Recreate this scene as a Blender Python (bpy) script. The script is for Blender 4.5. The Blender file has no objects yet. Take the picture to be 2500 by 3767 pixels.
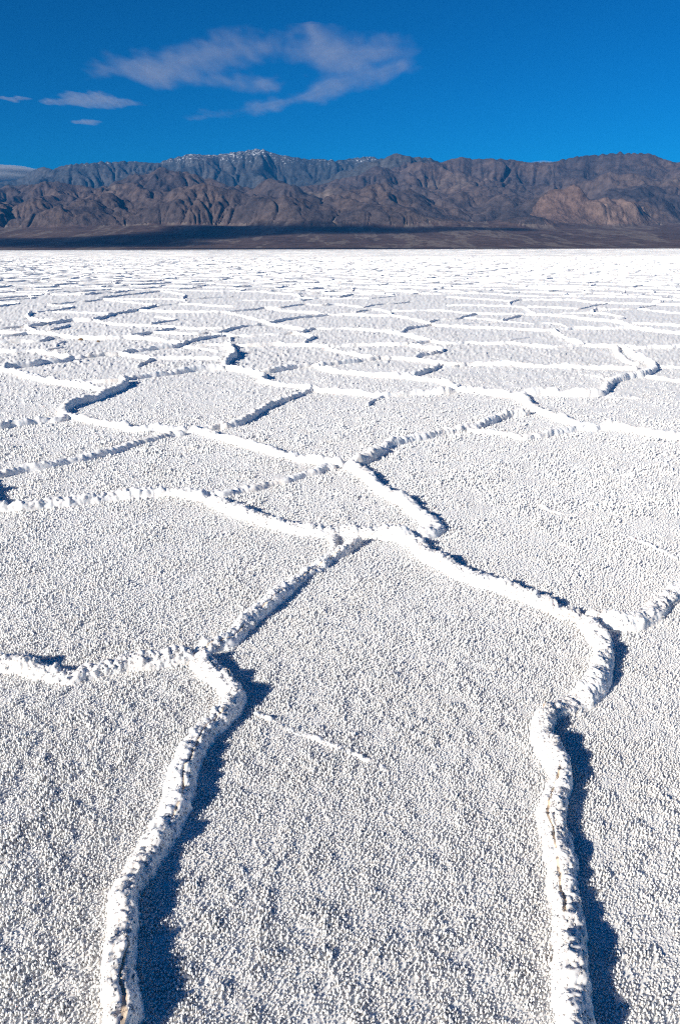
import bpy, math, random, heapq
import numpy as np
from mathutils import Matrix, Vector
from mathutils.geometry import delaunay_2d_cdt

C = bpy.context.scene.collection
scene = bpy.context.scene
random.seed(4)

# ------------------------------------------------------------------ camera
CAM_H = 1.4
PITCH = math.atan(9.237 / 24.0)
ROLL = math.atan(6.5 / 2500.0)
cam_d = bpy.data.cameras.new('camera')
cam_d.sensor_fit = 'VERTICAL'
cam_d.sensor_height = 36.0
cam_d.lens = 24.0
cam_d.clip_start = 0.05
cam_d.clip_end = 400000.0
cam = bpy.data.objects.new('camera', cam_d)
C.objects.link(cam)
cam.matrix_world = Matrix.Translation((0, 0, CAM_H)) @ Matrix.Rotation(math.pi / 2 - PITCH, 4, 'X') @ Matrix.Rotation(-ROLL, 4, 'Z')
scene.camera = cam

# ------------------------------------------------------------------ light
SUN_ELEV = math.radians(24.0)
SUN_AZ = math.radians(53.0)          # light travels towards +Y, turned this much to the right
sun_travel = Vector((math.sin(SUN_AZ) * math.cos(SUN_ELEV), math.cos(SUN_AZ) * math.cos(SUN_ELEV), -math.sin(SUN_ELEV)))
sun_d = bpy.data.lights.new('sun', 'SUN')
sun_d.energy = 5.0
sun_d.angle = math.radians(0.53)
sun_d.color = (1.0, 0.94, 0.84)
sun = bpy.data.objects.new('sun', sun_d)
sun.rotation_euler = (-sun_travel).to_track_quat('Z', 'Y').to_euler()
sun.location = (-20, -20, 30)
C.objects.link(sun)

world = bpy.data.worlds.new('World')
scene.world = world
world.use_nodes = True
wn = world.node_tree.nodes
wl = world.node_tree.links
wn.clear()
w_out = wn.new('ShaderNodeOutputWorld')
w_bg = wn.new('ShaderNodeBackground')
w_sky = wn.new('ShaderNodeTexSky')
w_sky.sky_type = 'NISHITA'
w_sky.sun_disc = False
w_sky.sun_elevation = SUN_ELEV
w_sky.sun_rotation = math.atan2(-sun_travel.x, -sun_travel.y)
w_sky.altitude = 1500
w_sky.air_density = 1.0
w_sky.dust_density = 0.0
w_sky.ozone_density = 3.0
w_tint = wn.new('ShaderNodeMix')
w_tint.data_type = 'RGBA'
w_tint.blend_type = 'MULTIPLY'
w_tint.inputs['Factor'].default_value = 1.0
w_tint.inputs['B'].default_value = (0.004, 0.295, 0.50, 1.0)
w_gam = wn.new('ShaderNodeGamma')
w_gam.inputs['Gamma'].default_value = 1.25
wl.new(w_sky.outputs['Color'], w_gam.inputs['Color'])
wl.new(w_gam.outputs['Color'], w_tint.inputs['A'])
wl.new(w_tint.outputs['Result'], w_bg.inputs['Color'])
wl.new(w_bg.outputs['Background'], w_out.inputs['Surface'])
w_bg.inputs['Strength'].default_value = 0.068

scene.view_settings.view_transform = 'Standard'
scene.view_settings.look = 'None'
scene.view_settings.exposure = 0.63
scene.view_settings.gamma = 1.0
scene.view_settings.use_curve_mapping = False
scene.cycles.use_denoising = False
scene.cycles.max_bounces = 8
scene.cycles.diffuse_bounces = 5
scene.cycles.transparent_max_bounces = 16
scene.cycles.filter_width = 1.2

# ------------------------------------------------------------------ noise
def _hash(ix, iy, s):
    a = (ix.astype(np.int64) * 374761393 + iy.astype(np.int64) * 668265263 + int(s) * 2246822519) & 0xFFFFFFFF
    a = ((a ^ (a >> 13)) * 1274126177) & 0xFFFFFFFF
    a = ((a ^ (a >> 16)) * 2654435761) & 0xFFFFFFFF
    return ((a ^ (a >> 15)) & 0xFFFFFF).astype(np.float32) / np.float32(0xFFFFFF)

def vnoise(x, y, s=0):
    """Value noise, 0..1."""
    ix = np.floor(x); iy = np.floor(y)
    fx = (x - ix).astype(np.float32); fy = (y - iy).astype(np.float32)
    ix = ix.astype(np.int64); iy = iy.astype(np.int64)
    ux = fx * fx * fx * (fx * (fx * 6 - 15) + 10); uy = fy * fy * fy * (fy * (fy * 6 - 15) + 10)
    a = _hash(ix, iy, s); b = _hash(ix + 1, iy, s); c = _hash(ix, iy + 1, s); d = _hash(ix + 1, iy + 1, s)
    return (a + (b - a) * ux) * (1 - uy) + (c + (d - c) * ux) * uy

def fbm(x, y, s=0, o=4, g=0.5):
    t = 0.0; a = 1.0; n = 0.0
    for k in range(o):
        t = t + a * vnoise(x * 2 ** k + 17.3 * k, y * 2 ** k - 9.1 * k, s + 31 * k); n += a; a *= g
    return t / n

def bumps(x, y, s, power=1.0, rmin=0.55, rmax=1.0):
    """Field of separate rounded or pointed bumps, one per unit cell, each of its own height and girth."""
    ix = np.floor(x).astype(np.int64); iy = np.floor(y).astype(np.int64)
    out = np.zeros(x.shape, np.float32)
    for dx in (-1, 0, 1):
        for dy in (-1, 0, 1):
            jx = ix + dx; jy = iy + dy
            px = jx + _hash(jx, jy, s); py = jy + _hash(jx, jy, s + 1)
            hh = 0.25 + 0.75 * _hash(jx, jy, s + 2)
            rr = rmin + (rmax - rmin) * _hash(jx, jy, s + 3)
            d2 = ((x - px) ** 2 + (y - py) ** 2) / (rr * rr)
            v = hh * np.clip(1 - d2, 0, 1) ** power
            out = np.maximum(out, v.astype(np.float32))
    return out

# ------------------------------------------------------------------ helpers
def mesh_from(name, co, quads, mats, smooth=True, tris=None, midx=None):
    me = bpy.data.meshes.new(name)
    nv = len(co)
    me.vertices.add(nv)
    me.vertices.foreach_set('co', np.ascontiguousarray(co, np.float32).ravel())
    nq = len(quads); nt = 0 if tris is None else len(tris)
    me.loops.add(nq * 4 + nt * 3)
    li = np.asarray(quads, np.int32).ravel()
    if nt:
        li = np.concatenate([li, np.asarray(tris, np.int32).ravel()])
    me.loops.foreach_set('vertex_index', li)
    me.polygons.add(nq + nt)
    st = np.concatenate([np.arange(nq) * 4, nq * 4 + np.arange(nt) * 3]).astype(np.int32)
    me.polygons.foreach_set('loop_start', st)
    me.polygons.foreach_set('use_smooth', np.full(nq + nt, smooth))
    for m in (mats if isinstance(mats, (list, tuple)) else [mats]):
        me.materials.append(m)
    if midx is not None:
        me.polygons.foreach_set('material_index', np.asarray(midx, np.int32))
    me.update(calc_edges=True)
    return me

def link(name, me, parent=None, **props):
    o = bpy.data.objects.new(name, me)
    C.objects.link(o)
    if parent is not None:
        o.parent = parent
    for k, v in props.items():
        o[k] = v
    return o

def thing(name, label, cat, loc=(0, 0, 0), group=None):
    o = bpy.data.objects.new(name, None)
    o.location = loc
    o.empty_display_size = 0.05
    C.objects.link(o)
    o['label'] = label; o['category'] = cat
    if group:
        o['group'] = group
    return o

def sub_mesh(co, q):
    u, inv = np.unique(q.ravel(), return_inverse=True)
    return co[u], inv.reshape(-1, 4)

def grid_quads(nr, nc):
    i = np.arange((nr - 1) * (nc - 1)); r = i // (nc - 1); c = i % (nc - 1)
    a = r * nc + c
    return np.stack([a, a + 1, a + nc + 1, a + nc], 1)

def new_mat(name):
    m = bpy.data.materials.new(name); m.use_nodes = True
    n = m.node_tree.nodes; l = m.node_tree.links
    b = n['Principled BSDF']
    return m, n, l, b

def mix(n, l, fac, a, b, mode='MIX'):
    x = n.new('ShaderNodeMix'); x.data_type = 'RGBA'; x.blend_type = mode
    for key, v in (('Factor', fac), ('A', a), ('B', b)):
        if hasattr(v, 'links'):
            l.new(v, x.inputs[key])
        elif key == 'Factor':
            x.inputs[key].default_value = v
        else:
            x.inputs[key].default_value = (*v, 1) if len(v) == 3 else v
    return x.outputs['Result']

def ramp(n, l, src, *stops):
    r = n.new('ShaderNodeValToRGB')
    while len(r.color_ramp.elements) < len(stops):
        r.color_ramp.elements.new(0.5)
    for e, (p, c) in zip(r.color_ramp.elements, stops):
        e.position = p
        e.color = (c, c, c, 1) if not isinstance(c, tuple) else (*c, 1)
    l.new(src, r.inputs['Fac'])
    return r.outputs['Color']

def noise_node(n, l, vec, scale, detail=4, rough=0.5):
    t = n.new('ShaderNodeTexNoise')
    t.inputs['Scale'].default_value = scale; t.inputs['Detail'].default_value = detail; t.inputs['Roughness'].default_value = rough
    l.new(vec, t.inputs['Vector'])
    return t.outputs['Fac']

# ------------------------------------------------------------------ salt materials
def salt_mat(name, base, dirt, amount, bump=0.0, bscale=300.0, sss=0.0):
    m, n, l, b = new_mat(name)
    pos = n.new('ShaderNodeNewGeometry').outputs['Position']
    big = noise_node(n, l, pos, 3.0, 5, 0.6)
    small = noise_node(n, l, pos, 60.0, 4, 0.6)
    f1 = ramp(n, l, big, (0.45, 0.0), (0.75, amount))
    col = mix(n, l, f1, base, dirt)
    f2 = ramp(n, l, small, (0.35, 0.93), (0.7, 1.0))
    col = mix(n, l, 1.0, col, f2, 'MULTIPLY')
    l.new(col, b.inputs['Base Color'])
    b.inputs['Roughness'].default_value = 0.75
    if sss:
        b.inputs['Subsurface Weight'].default_value = 1.0
        b.inputs['Subsurface Radius'].default_value = (0.9, 0.97, 1.0)
        b.inputs['Subsurface Scale'].default_value = sss
    b.inputs['Specular IOR Level'].default_value = 0.25
    if bump:
        h = noise_node(n, l, pos, bscale, 3, 0.7)
        bp = n.new('ShaderNodeBump')
        bp.inputs['Strength'].default_value = bump
        bp.inputs['Distance'].default_value = 0.004
        l.new(h, bp.inputs['Height'])
        l.new(bp.outputs['Normal'], b.inputs['Normal'])
    return m

M_plate = salt_mat('salt_crystals', (0.86, 0.85, 0.825), (0.79, 0.76, 0.71), 0.5, sss=0.0035)
M_ridge = salt_mat('ridge_salt', (0.90, 0.89, 0.875), (0.84, 0.76, 0.67), 0.75, 0.25, 260.0, sss=0.005)
M_crack = salt_mat('crack_silt', (0.72, 0.60, 0.48), (0.46, 0.33, 0.22), 0.8, 0.5, 200.0)
M_flat = salt_mat('salt_sheet', (0.78, 0.775, 0.76), (0.72, 0.69, 0.65), 0.5)

# ------------------------------------------------------------------ ridge network
TRACED=[
(0.058,0.044,1,'tall white salt ridge with brown crack, curving up from the bottom left edge',[(-402,789),(-427,860),(-436,896),(-454,946),(-467,1006),(-477,1070),(-486,1134),(-484,1197),(-471,1266),(-458,1319),(-442,1383),(-447,1468),(-452,1560),(-444,1642),(-418,1710),(-369,1776),(-346,1851),(-365,1929),(-416,2010),(-470,2076),(-527,2147)]),
(0.058,0.044,0,'lumpy white salt ridge running to the left edge from the head of the cracked ridge',[(-527,2147),(-609,2141),(-710,2108),(-811,2081),(-892,2046),(-942,2017),(-1027,2041),(-1121,2082),(-1220,2096),(-1339,2116),(-1505,2160)]),
(0.045,0.042,1,'long diagonal salt ridge climbing right from the head of the bottom left ridge',[(-530,2157),(-483,2234),(-422,2268),(-384,2352),(-328,2473),(-252,2637),(-167,2806),(-71,2970),(12,3075),(102,3216)]),
(0.02,0.022,0,'tiny salt spur under the middle ridge beside the diagonal ridge tip',[(-42,3357),(-36,3246),(-31,3125),(-52,3057)]),
(0.06,0.05,0,'bright sunlit salt ridge sweeping right across the middle of the flat',[(-788,3849),(-663,3714),(-520,3572),(-387,3453),(-241,3377),(-101,3333),(36,3332),(173,3313),(305,3265),(384,3158),(433,3025),(517,2887),(617,2773),(715,2687),(790,2605),(861,2527),(931,2464),(978,2417)]),
(0.055,0.05,0,'knobbly salt ridge arching from the left edge into the middle ridge',[(-2302,3769),(-2112,3695),(-1955,3680),(-1814,3700),(-1686,3757),(-1508,3831),(-1346,3892),(-1172,3930),(-964,3944),(-789,3856)]),
(0.058,0.042,1,'tall white salt ridge winding down the right side to the bottom edge',[(978,2419),(989,2301),(965,2163),(912,2038),(851,1948),(780,1888),(709,1842),(648,1787),(620,1714),(619,1636),(622,1562),(609,1511),(578,1462),(554,1371),(539,1287),(524,1211),(511,1135),(499,1076),(482,997),(463,925),(447,858),(429,787)]),
(0.055,0.044,0,'stubby salt ridge dipping then rising to the right edge',[(997,2452),(1050,2429),(1106,2390),(1166,2390),(1247,2438),(1345,2543),(1436,2620),(1525,2691),(1664,2777),(1773,2798)]),
(0.062,0.055,0,'broad bright salt ridge ending in a hooked knob above the middle ridge',[(38,4508),(137,4387),(189,4193),(256,4014),(329,3874),(395,3718),(448,3572),(494,3469),(506,3393),(474,3310),(416,3280),(376,3274)]),
(0.05,0.046,0,'straight bright salt ridge slanting down right to the central crossing',[(-1251,5501),(-1135,5475),(-1020,5376),(-922,5252),(-786,5120),(-658,5011),(-535,4906),(-415,4785),(-300,4677),(-192,4613),(-87,4593),(38,4528)]),
(0.055,0.046,0,'beaded salt ridge rising right from the central crossing, shaded on its near side',[(59,4537),(122,4572),(187,4656),(245,4758),(305,4876),(358,5013),(457,5121),(582,5209),(711,5310),(842,5395),(959,5463),(1011,5503),(1153,5604),(1323,5818),(1449,5977),(1542,6036),(1628,6059),(1724,6118)]),
(0.035,0.036,0,'narrow beaded salt ridge joining the middle ridge to the central crossing',[(-24,4483),(-95,4466),(-163,4366),(-240,4317),(-296,4254),(-368,4177),(-458,4118),(-544,4045),(-613,4003),(-711,3921),(-752,3939),(-795,3884)]),
(0.03,0.036,0,'low smooth salt ridge curving below the beaded ridge',[(1019,5542),(1113,5451),(1228,5416),(1332,5343),(1407,5258),(1436,5221)]),
(0.04,0.04,0,'ribbed salt ridge linking up with the long ridge at the right',[(1431,5202),(1500,5251),(1625,5320),(1729,5391),(1848,5463),(1962,5512),(2063,5521),(2176,5561),(2285,5586)]),
(0.0145,0.012,0,'tiny tapering salt spur below the ribbed linking ridge',[(1444,5250),(1463,5173),(1486,5098)]),
(0.055,0.055,0,'long thick bright salt ridge running out to the right edge',[(1212,7162),(1426,7134),(1600,6996),(1756,6877),(1846,6816),(1804,6426),(1827,6198),(1902,5984),(1955,5811),(2013,5674),(2092,5609),(2276,5566),(2351,5503),(2437,5413),(2516,5315),(2609,5258),(2678,5234),(2803,5173),(2953,5127)]),
(0.06,0.05,0,'blocky rubble-like salt ridge bending back in a hook at the right',[(1826,6918),(1948,6978),(2142,7015),(2271,6935),(2415,6910),(2544,6931),(2679,6969),(2874,7334),(3065,7674),(3280,7882),(3512,8030),(3735,8268),(3935,8625),(4050,9091),(4093,9494),(4149,9933),(4271,10479)]),
(0.05,0.045,0,'crumbly salt ridge reaching the left edge from the forked corner',[(-2451,6033),(-2456,5888),(-2549,5861),(-2644,5806),(-2719,5741),(-2802,5699),(-2855,5621),(-2981,5571)]),
(0.065,0.05,0,'zigzag salt ridge with a deep blue shadow on its right',[(-2437,6000),(-2550,6227),(-2574,6423),(-2554,6524),(-2487,6664),(-2448,6809),(-2427,7024),(-2389,7201),(-2358,7387),(-2366,7565),(-2466,7733)]),
(0.05,0.045,0,'bright straight salt ridge from the forked corner to the next crossing',[(-2451,6033),(-2329,5973),(-2148,5828),(-2017,5745),(-1865,5663),(-1734,5557),(-1627,5531),(-1503,5529),(-1355,5528),(-1251,5501)]),
(0.05,0.042,0,'rough salt ridge with dark pits leading right towards the big S bend',[(-2479,7775),(-2405,7919),(-2328,8017),(-2244,8095),(-2093,8197),(-1949,8355),(-1796,8496),(-1632,8607),(-1430,8627)]),
(0.03,0.03,0,"thin low salt spur pointing left from the zigzag ridge's upper end",[(-2497,7832),(-2603,7776),(-2757,7731),(-2920,7715),(-3021,7717)]),
(0.045,0.045,0,'bright smooth salt ridge slanting up to the left edge',[(-2449,7213),(-2604,7324),(-2798,7465),(-3028,7602),(-3249,7744),(-3495,7930),(-3734,8083),(-3514,7977),(-3791,8217),(-4014,8435),(-4234,8596),(-4457,8750)]),
(0.042,0.04,0,'thin double salt ridge falling left to the frame edge below the forked corner',[(-1257,5414),(-1359,5381),(-1450,5264),(-1538,5151),(-1616,5022),(-1684,4878),(-1762,4780),(-1837,4685),(-1916,4612),(-1993,4541),(-2073,4483),(-2153,4432),(-2224,4366),(-2259,4333),(-2335,4245)]),
(0.045,0.04,0,'twisting rope-like salt ridge between the two large middle plates',[(-1169,5521),(-1056,5586),(-981,5663),(-979,5611),(-892,5699),(-824,5863),(-759,6096),(-703,6334),(-622,6534),(-520,6723),(-429,6931),(-346,7127),(-289,7258)]),
(0.05,0.048,0,'bright salt ridge running down right from the foot of the S bend',[(-1454,8721),(-1301,8567),(-1153,8430),(-1024,8265),(-867,7953),(-879,7733),(-711,7546),(-540,7455),(-389,7365),(-288,7245)]),
(0.045,0.042,0,'pale salt ridge with pitted right half meeting the long right ridge',[(-289,7258),(-159,7141),(-3,7123),(152,7056),(302,6960),(453,6920),(609,6972),(768,7032),(924,7046),(1084,7084),(1233,7163),(1216,7188)]),
(0.02,0.02,0,'short dark salt spur dropping from the pale pitted ridge into the plate',[(453,6921),(369,6773),(304,6630),(260,6446)]),
(0.065,0.05,0,'short S bend of high salt crust with a blue shadow pool',[(-1447,8673),(-1489,9066),(-1497,9355),(-1456,9576),(-1518,9975),(-1611,10406),(-1726,10716),(-1693,10680)]),
(0.045,0.038,0,'dark pitted salt ridge right of the S bend',[(-990,8279),(-872,8353),(-706,8551),(-531,8722),(-346,8838)]),
(0.04,0.036,0,'pitted salt ridge with toothed dark face in the middle, right of the S bend',[(-347,8854),(-251,8853),(-61,8972),(135,9121),(338,9287),(545,9418)]),
(0.045,0.045,0,'bright ridge slanting right, upstream end of the long right ridge',[(-346,8838),(-188,8542),(-39,8373),(123,8262),(298,8154),(469,8048),(640,7995),(779,7993),(890,7892),(1049,7793),(1186,7569),(1260,7330),(1216,7188)]),
(0.04,0.04,0,'nearly level salt ridge running right from the top of the S bend',[(-1708,10778),(-1454,10773),(-1209,10856),(-961,10941),(-698,10846),(-416,10752),(-139,10660)]),
(0.035,0.035,0,'smooth bright salt ridge sloping down right behind the toothed ridge',[(-204,10460),(-90,10182),(146,9871),(350,9649),(546,9436)]),
(0.04,0.042,0,'long thin white salt ridge lying level across the right middle ground',[(545,9418),(753,9484),(943,9344),(1129,9208),(1301,9012),(1500,8824),(1657,8882),(1848,8879),(2143,8911),(2311,8810),(2579,8746),(2843,8683),(3103,8620),(3360,8558),(3710,8552)]),
(0.04,0.036,0,'level beaded salt ridge above the large plate right of the S bend',[(-139,10660),(112,10741),(345,10825),(576,10821),(853,10815),(1093,10900)]),
(0.042,0.04,0,'boomerang shaped salt ridge with dark lower arm right of centre',[(1087,10838),(1274,10455),(1481,10335),(1479,10127),(1310,9854),(1122,9682),(1049,9541),(1006,9363)]),
(0.045,0.04,0,'short dark ridge between two bright ridges right of centre',[(1267,8909),(1215,8658),(1093,8432),(921,8186),(847,8063)]),
(0.02,0.02,0,'small low salt ridge just right of the short dark ridge',[(1293,8677),(1492,8768),(1511,8888)]),
(0.03,0.028,0,'thin pale salt line running left from the top of the S bend',[(-1714,10817),(-1856,10908),(-2044,10912),(-2237,10827)]),
(0.03,0.028,0,'thin pale salt line left of the S bend, under the jagged ridge',[(-1761,10185),(-2070,10432),(-2386,10656)]),
(0.06,0.05,0,'thick shaded salt ridge at the left edge with two dark humps',[(-4225,8618),(-4134,8792),(-3975,8911),(-3877,9097),(-3729,9224),(-3628,9492)]),
(0.045,0.04,0,'beaded low salt ridge right of the ridge with two dark humps',[(-3647,9544),(-3489,9682),(-3327,9825),(-3137,9895)]),
(0.045,0.04,0,'jagged ridge with a deep dark face left of the S bend',[(-3137,9895),(-3075,10123),(-2922,10278),(-2749,10471),(-2555,10602),(-2464,10808),(-2440,11135),(-2378,11422),(-2206,11824),(-2030,12143)]),
(0.035,0.034,0,'bright salt ridge leading right into the foot of the S bend',[(-3148,9931),(-2956,9780),(-2708,9562),(-2535,9448),(-2361,9486),(-2103,9523),(-1788,9476),(-1597,9432)]),
(0.03,0.03,0,'little dark hook of salt hanging below the ridge left of the S bend',[(-2533,9438),(-2552,9200),(-2580,9010),(-2591,8803)]),
(0.04,0.04,0,'salt ridge slanting up left to the frame edge above the two dark humps',[(-3654,9561),(-3853,9706),(-4065,9930),(-4277,10086),(-4561,10248),(-4748,10172),(-4968,10177),(-5159,10212)]),
(0.022,0.022,0,'small dark salt fleck lying loose on a left middle plate',[(-4217,10671),(-4289,10504),(-4379,10391)]),
(0.022,0.022,0,'short crooked salt fleck above the other fleck on the left plate',[(-4490,11462),(-4466,11083),(-4377,10760)]),
(0.045,0.045,0,'long bright salt ridge swinging right across the left middle ground',[(-6119,13726),(-5505,12802),(-5190,12556),(-4828,12095),(-4541,11875),(-4300,11765),(-4073,11760),(-3758,11795),(-3599,11854),(-3317,11744),(-3015,11534),(-2700,11235),(-2491,10988)]),
(0.04,0.035,0,'short shaded salt ridge climbing right touching the left edge by the large plates',[(-6130,13751),(-6238,13534),(-6428,13326),(-6631,13279)]),
(0.04,0.035,0,'low level salt ridge touching the left edge by the large plates',[(-5200,12579),(-5442,12584),(-5767,12592),(-6147,12719),(-6388,12773)]),
(0.035,0.03,0,'thin dark salt ridge at the left edge below two pale ones',[(-5838,12052),(-5674,12202),(-5508,12423)]),
(0.04,0.035,0,'low dark ridge joining the long bright ridge to the left edge',[(-4728,11900),(-4865,11798),(-4893,11436),(-5154,11364),(-5450,11217),(-5616,11164)]),
(0.05,0.045,0,'low shaded salt ridge climbing right at far left in the middle distance',[(-6108,13701),(-5931,13979),(-5777,14421),(-5644,14891),(-5263,14881),(-5222,14945)]),
(0.05,0.045,0,'dark ridge climbing right in the left middle distance',[(-5222,14945),(-5166,15558),(-5199,16301),(-5064,16900),(-4944,17771),(-4850,18889)]),
(0.035,0.035,0,'third low level salt ridge left of the S bend near the horizon net',[(-4877,18993),(-4357,19346),(-3827,19327),(-3368,18787),(-2746,18514)]),
(0.035,0.035,0,'long bright salt ridge dropping right left of the S bend by the large plates',[(-5250,15027),(-4819,14474),(-4376,14015),(-4037,13864),(-3719,13771),(-3380,13570),(-3078,13375),(-2749,13288),(-2324,13278),(-2010,13402)]),
(0.04,0.035,0,'dark ridge with two humps facing the viewer left of centre',[(-3089,13298),(-3229,12944),(-3357,12584),(-3504,12243),(-3643,12091)]),
(0.04,0.036,0,'low shaded salt ridge climbing right left of the S bend by the large plates',[(-3357,12584),(-2981,12458),(-2564,12357),(-2329,12513),(-2142,12674),(-1987,13246),(-1822,13644),(-1534,13918)]),
(0.04,0.035,0,'short dark salt hump standing apart above the long bright ridge',[(-5322,13928),(-5318,13379),(-5394,13070)]),
(0.045,0.04,0,'small C shaped salt ridge with a dark notch at the left',[(-7345,16959),(-7142,16271),(-6748,15419),(-6382,15003),(-6067,14768),(-5846,14762)]),
(0.035,0.032,0,'rightmost short shaded salt ridge climbing right at far left in the middle distance',[(-7281,17017),(-7188,17141),(-6996,17481),(-6880,18164),(-6888,18503)]),
(0.035,0.032,0,'low shaded salt ridge climbing right at far left near the horizon net',[(-7972,19471),(-7665,19847),(-7540,20304),(-7213,20591),(-7131,21538)]),
(0.03,0.03,0,'short bright salt ridge dropping right at far left near the horizon net',[(-7987,19506),(-7531,18961),(-7169,18949),(-6901,18537)]),
(0.03,0.03,0,'leftmost short shaded salt ridge climbing right at far left in the middle distance',[(-7224,15041),(-6977,15200),(-6758,15364)]),
(0.03,0.03,0,'low bright salt ridge dropping right at far left in the middle distance',[(-6912,17078),(-6502,16941),(-6077,16845),(-5581,16628),(-5237,16420)]),
(0.035,0.035,0,'low bright salt ridge dropping right left of the S bend near the horizon net',[(-7131,21538),(-6342,20559),(-5742,19949),(-5175,19374),(-4903,19098)]),
(0.04,0.035,0,'second low level salt ridge left of the S bend near the horizon net',[(-7529,22197),(-7268,22543),(-7031,23674),(-6795,24070),(-6465,25357),(-6145,25342),(-5378,24009),(-5007,23198),(-4725,21540),(-4493,20760)]),
(0.03,0.03,0,'fourth low level salt ridge left of the S bend near the horizon net',[(-4645,21482),(-4212,21800),(-3812,22130),(-3315,22466)]),
(0.03,0.03,0,'leftmost low level salt ridge left of the S bend near the horizon net',[(-7099,21576),(-6415,21549),(-5688,21522),(-5053,21497),(-4509,20836)]),
(0.04,0.035,0,'long level salt ridge left of the S bend in the middle distance',[(-4913,17385),(-4396,17067),(-4005,16929),(-3647,16918),(-3111,16902),(-2825,16893),(-2542,17095),(-2136,17519),(-1897,18065)]),
(0.035,0.032,0,'short shaded salt ridge climbing right left of the S bend in the middle distance',[(-4111,15792),(-3686,15252),(-3464,14978),(-3625,14597),(-3787,14146)]),
(0.035,0.032,0,'leftmost low bright salt ridge dropping right behind the S bend in the middle distance',[(-2830,16924),(-2428,16308),(-1862,15202),(-1538,14542),(-1447,14234)]),
(0.04,0.036,0,'dark ridge arching right behind the curled ridge',[(-1444,14209),(-1191,14825),(-906,15319),(-596,15664),(-272,16024)]),
(0.035,0.035,0,'rightmost low bright salt ridge dropping right behind the S bend in the middle distance',[(-272,16053),(-632,16651),(-995,16868),(-1383,17306),(-1622,17534),(-1915,18242)]),
(0.035,0.035,0,'low level salt ridge right of centre in the middle distance',[(-272,16053),(133,16041),(568,15916),(1061,15754),(1165,15824)]),
(0.04,0.036,0,'short bright salt ridge dropping right behind the S bend by the large plates',[(-1435,14119),(-1099,13626),(-782,13139),(-607,12957)]),
(0.04,0.036,0,'rightmost low level salt ridge behind the S bend by the large plates',[(-824,12479),(-671,12593),(-502,13081),(-392,13129),(-169,13124),(138,13194),(437,12932),(759,12801)]),
(0.045,0.042,0,'broad bright salt ridge descending right to the far crossing',[(757,12778),(974,12415),(1195,11963),(1362,11643),(1462,11244)]),
(0.035,0.035,0,'long level white salt ridge feeding the pale patch from the left',[(1460,11228),(1643,10999),(1849,10995),(2046,11084),(2369,10930),(2731,10977),(2895,10706),(3188,10528),(3578,10692),(3766,10776)]),
(0.035,0.035,0,'short shaded salt ridge climbing right right of centre by the large plates',[(1460,11228),(1221,11008),(1091,10883)]),
(0.04,0.036,0,'small curled salt ridge with a dark tip above the S bend plate',[(-824,12479),(-622,12134),(-447,11807),(-535,11345),(-569,11061)]),
(0.03,0.03,0,'leftmost low level salt ridge behind the S bend by the large plates',[(-827,12524),(-1048,12299),(-1377,12195),(-1623,12090),(-2028,12209),(-2263,12441)]),
(0.02,0.02,0,'short shaded salt ridge climbing right left of the S bend by the large plates',[(-1709,11963),(-1828,11818),(-1757,11260)]),
(0.04,0.036,0,'low shaded salt ridge climbing right right of centre by the large plates',[(759,12801),(1085,12482),(1215,13040),(1477,13426),(1784,13834)]),
(0.04,0.036,0,'rightmost short bright salt ridge dropping right right of centre in the middle distance',[(1163,15796),(1365,15430),(1618,14749),(1749,14276),(1784,13834)]),
(0.035,0.036,0,'long bright salt ridge dropping right at far right by the large plates',[(1787,13859),(2018,13628),(2263,13567),(2317,13430),(2576,13290),(2968,13150),(3340,12962),(3708,12804),(3919,12873)]),
(0.035,0.032,0,'low shaded salt ridge climbing right right of centre in the middle distance',[(1804,14362),(2056,14764),(2495,15015),(2681,15421),(3123,16222)]),
(0.035,0.034,0,'leftmost short bright salt ridge dropping right right of centre in the middle distance',[(1165,15824),(1157,16802),(805,17458),(350,16703)]),
(0.03,0.03,0,'long level salt ridge right of centre in the middle distance',[(1258,17125),(1689,17111),(2134,17227),(2512,17086),(2566,17084),(2841,16577),(3150,16368),(3622,16159),(4027,16147),(4230,16141)]),
(0.03,0.03,0,'low shaded salt ridge climbing right right of centre near the horizon net',[(609,18192),(867,18831),(1124,19190),(1506,19448),(1966,19997)]),
(0.035,0.034,0,'low level salt ridge behind the S bend near the horizon net',[(608,18159),(272,18664),(-82,19197),(-515,18844),(-887,19225),(-1257,18716),(-1531,18229),(-1876,18240)]),
(0.045,0.04,0,'long cream ridge running level to the right edge behind the pale patch',[(3905,12827),(4159,12946),(4391,13068),(4748,13059),(5023,13052),(5486,13171),(5603,12786),(5766,12540),(5969,12301),(6349,12111)]),
(0.045,0.042,0,'short bright diagonal ridge dropping right to the pale patch',[(3905,12827),(3784,12237),(3748,11695),(3739,11197),(3753,10737)]),
(0.04,0.036,0,'rightmost low bright salt ridge dropping right at far right in the middle distance',[(5569,13379),(5623,13880),(5553,14484),(5206,14814),(5057,15326),(4821,15618),(4565,15883),(4186,15969)]),
(0.035,0.034,0,'low bright salt ridge dropping right touching the right edge by the large plates',[(5750,13902),(6012,13895),(6298,13745),(6535,13516),(6916,13237)]),
(0.02,0.022,0,'short bright salt ridge dropping right at far right by the large plates',[(4059,14169),(4254,14017),(4344,13728),(4292,13190)]),
(0.035,0.032,0,'short dark diagonal ridge in the right middle distance',[(3338,14570),(3651,15118),(4086,15814)]),
(0.025,0.026,0,'leftmost short bright salt ridge dropping right at far right in the middle distance',[(3350,14623),(3045,14954),(2693,15302)]),
(0.015,0.02,0,'middle short bright salt ridge dropping right at far right in the middle distance',[(3341,14581),(3604,14267),(3885,13964)]),
(0.02,0.022,0,'short shaded salt ridge climbing right at far right in the middle distance',[(2399,13919),(2747,14203),(3247,14433)]),
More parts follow.
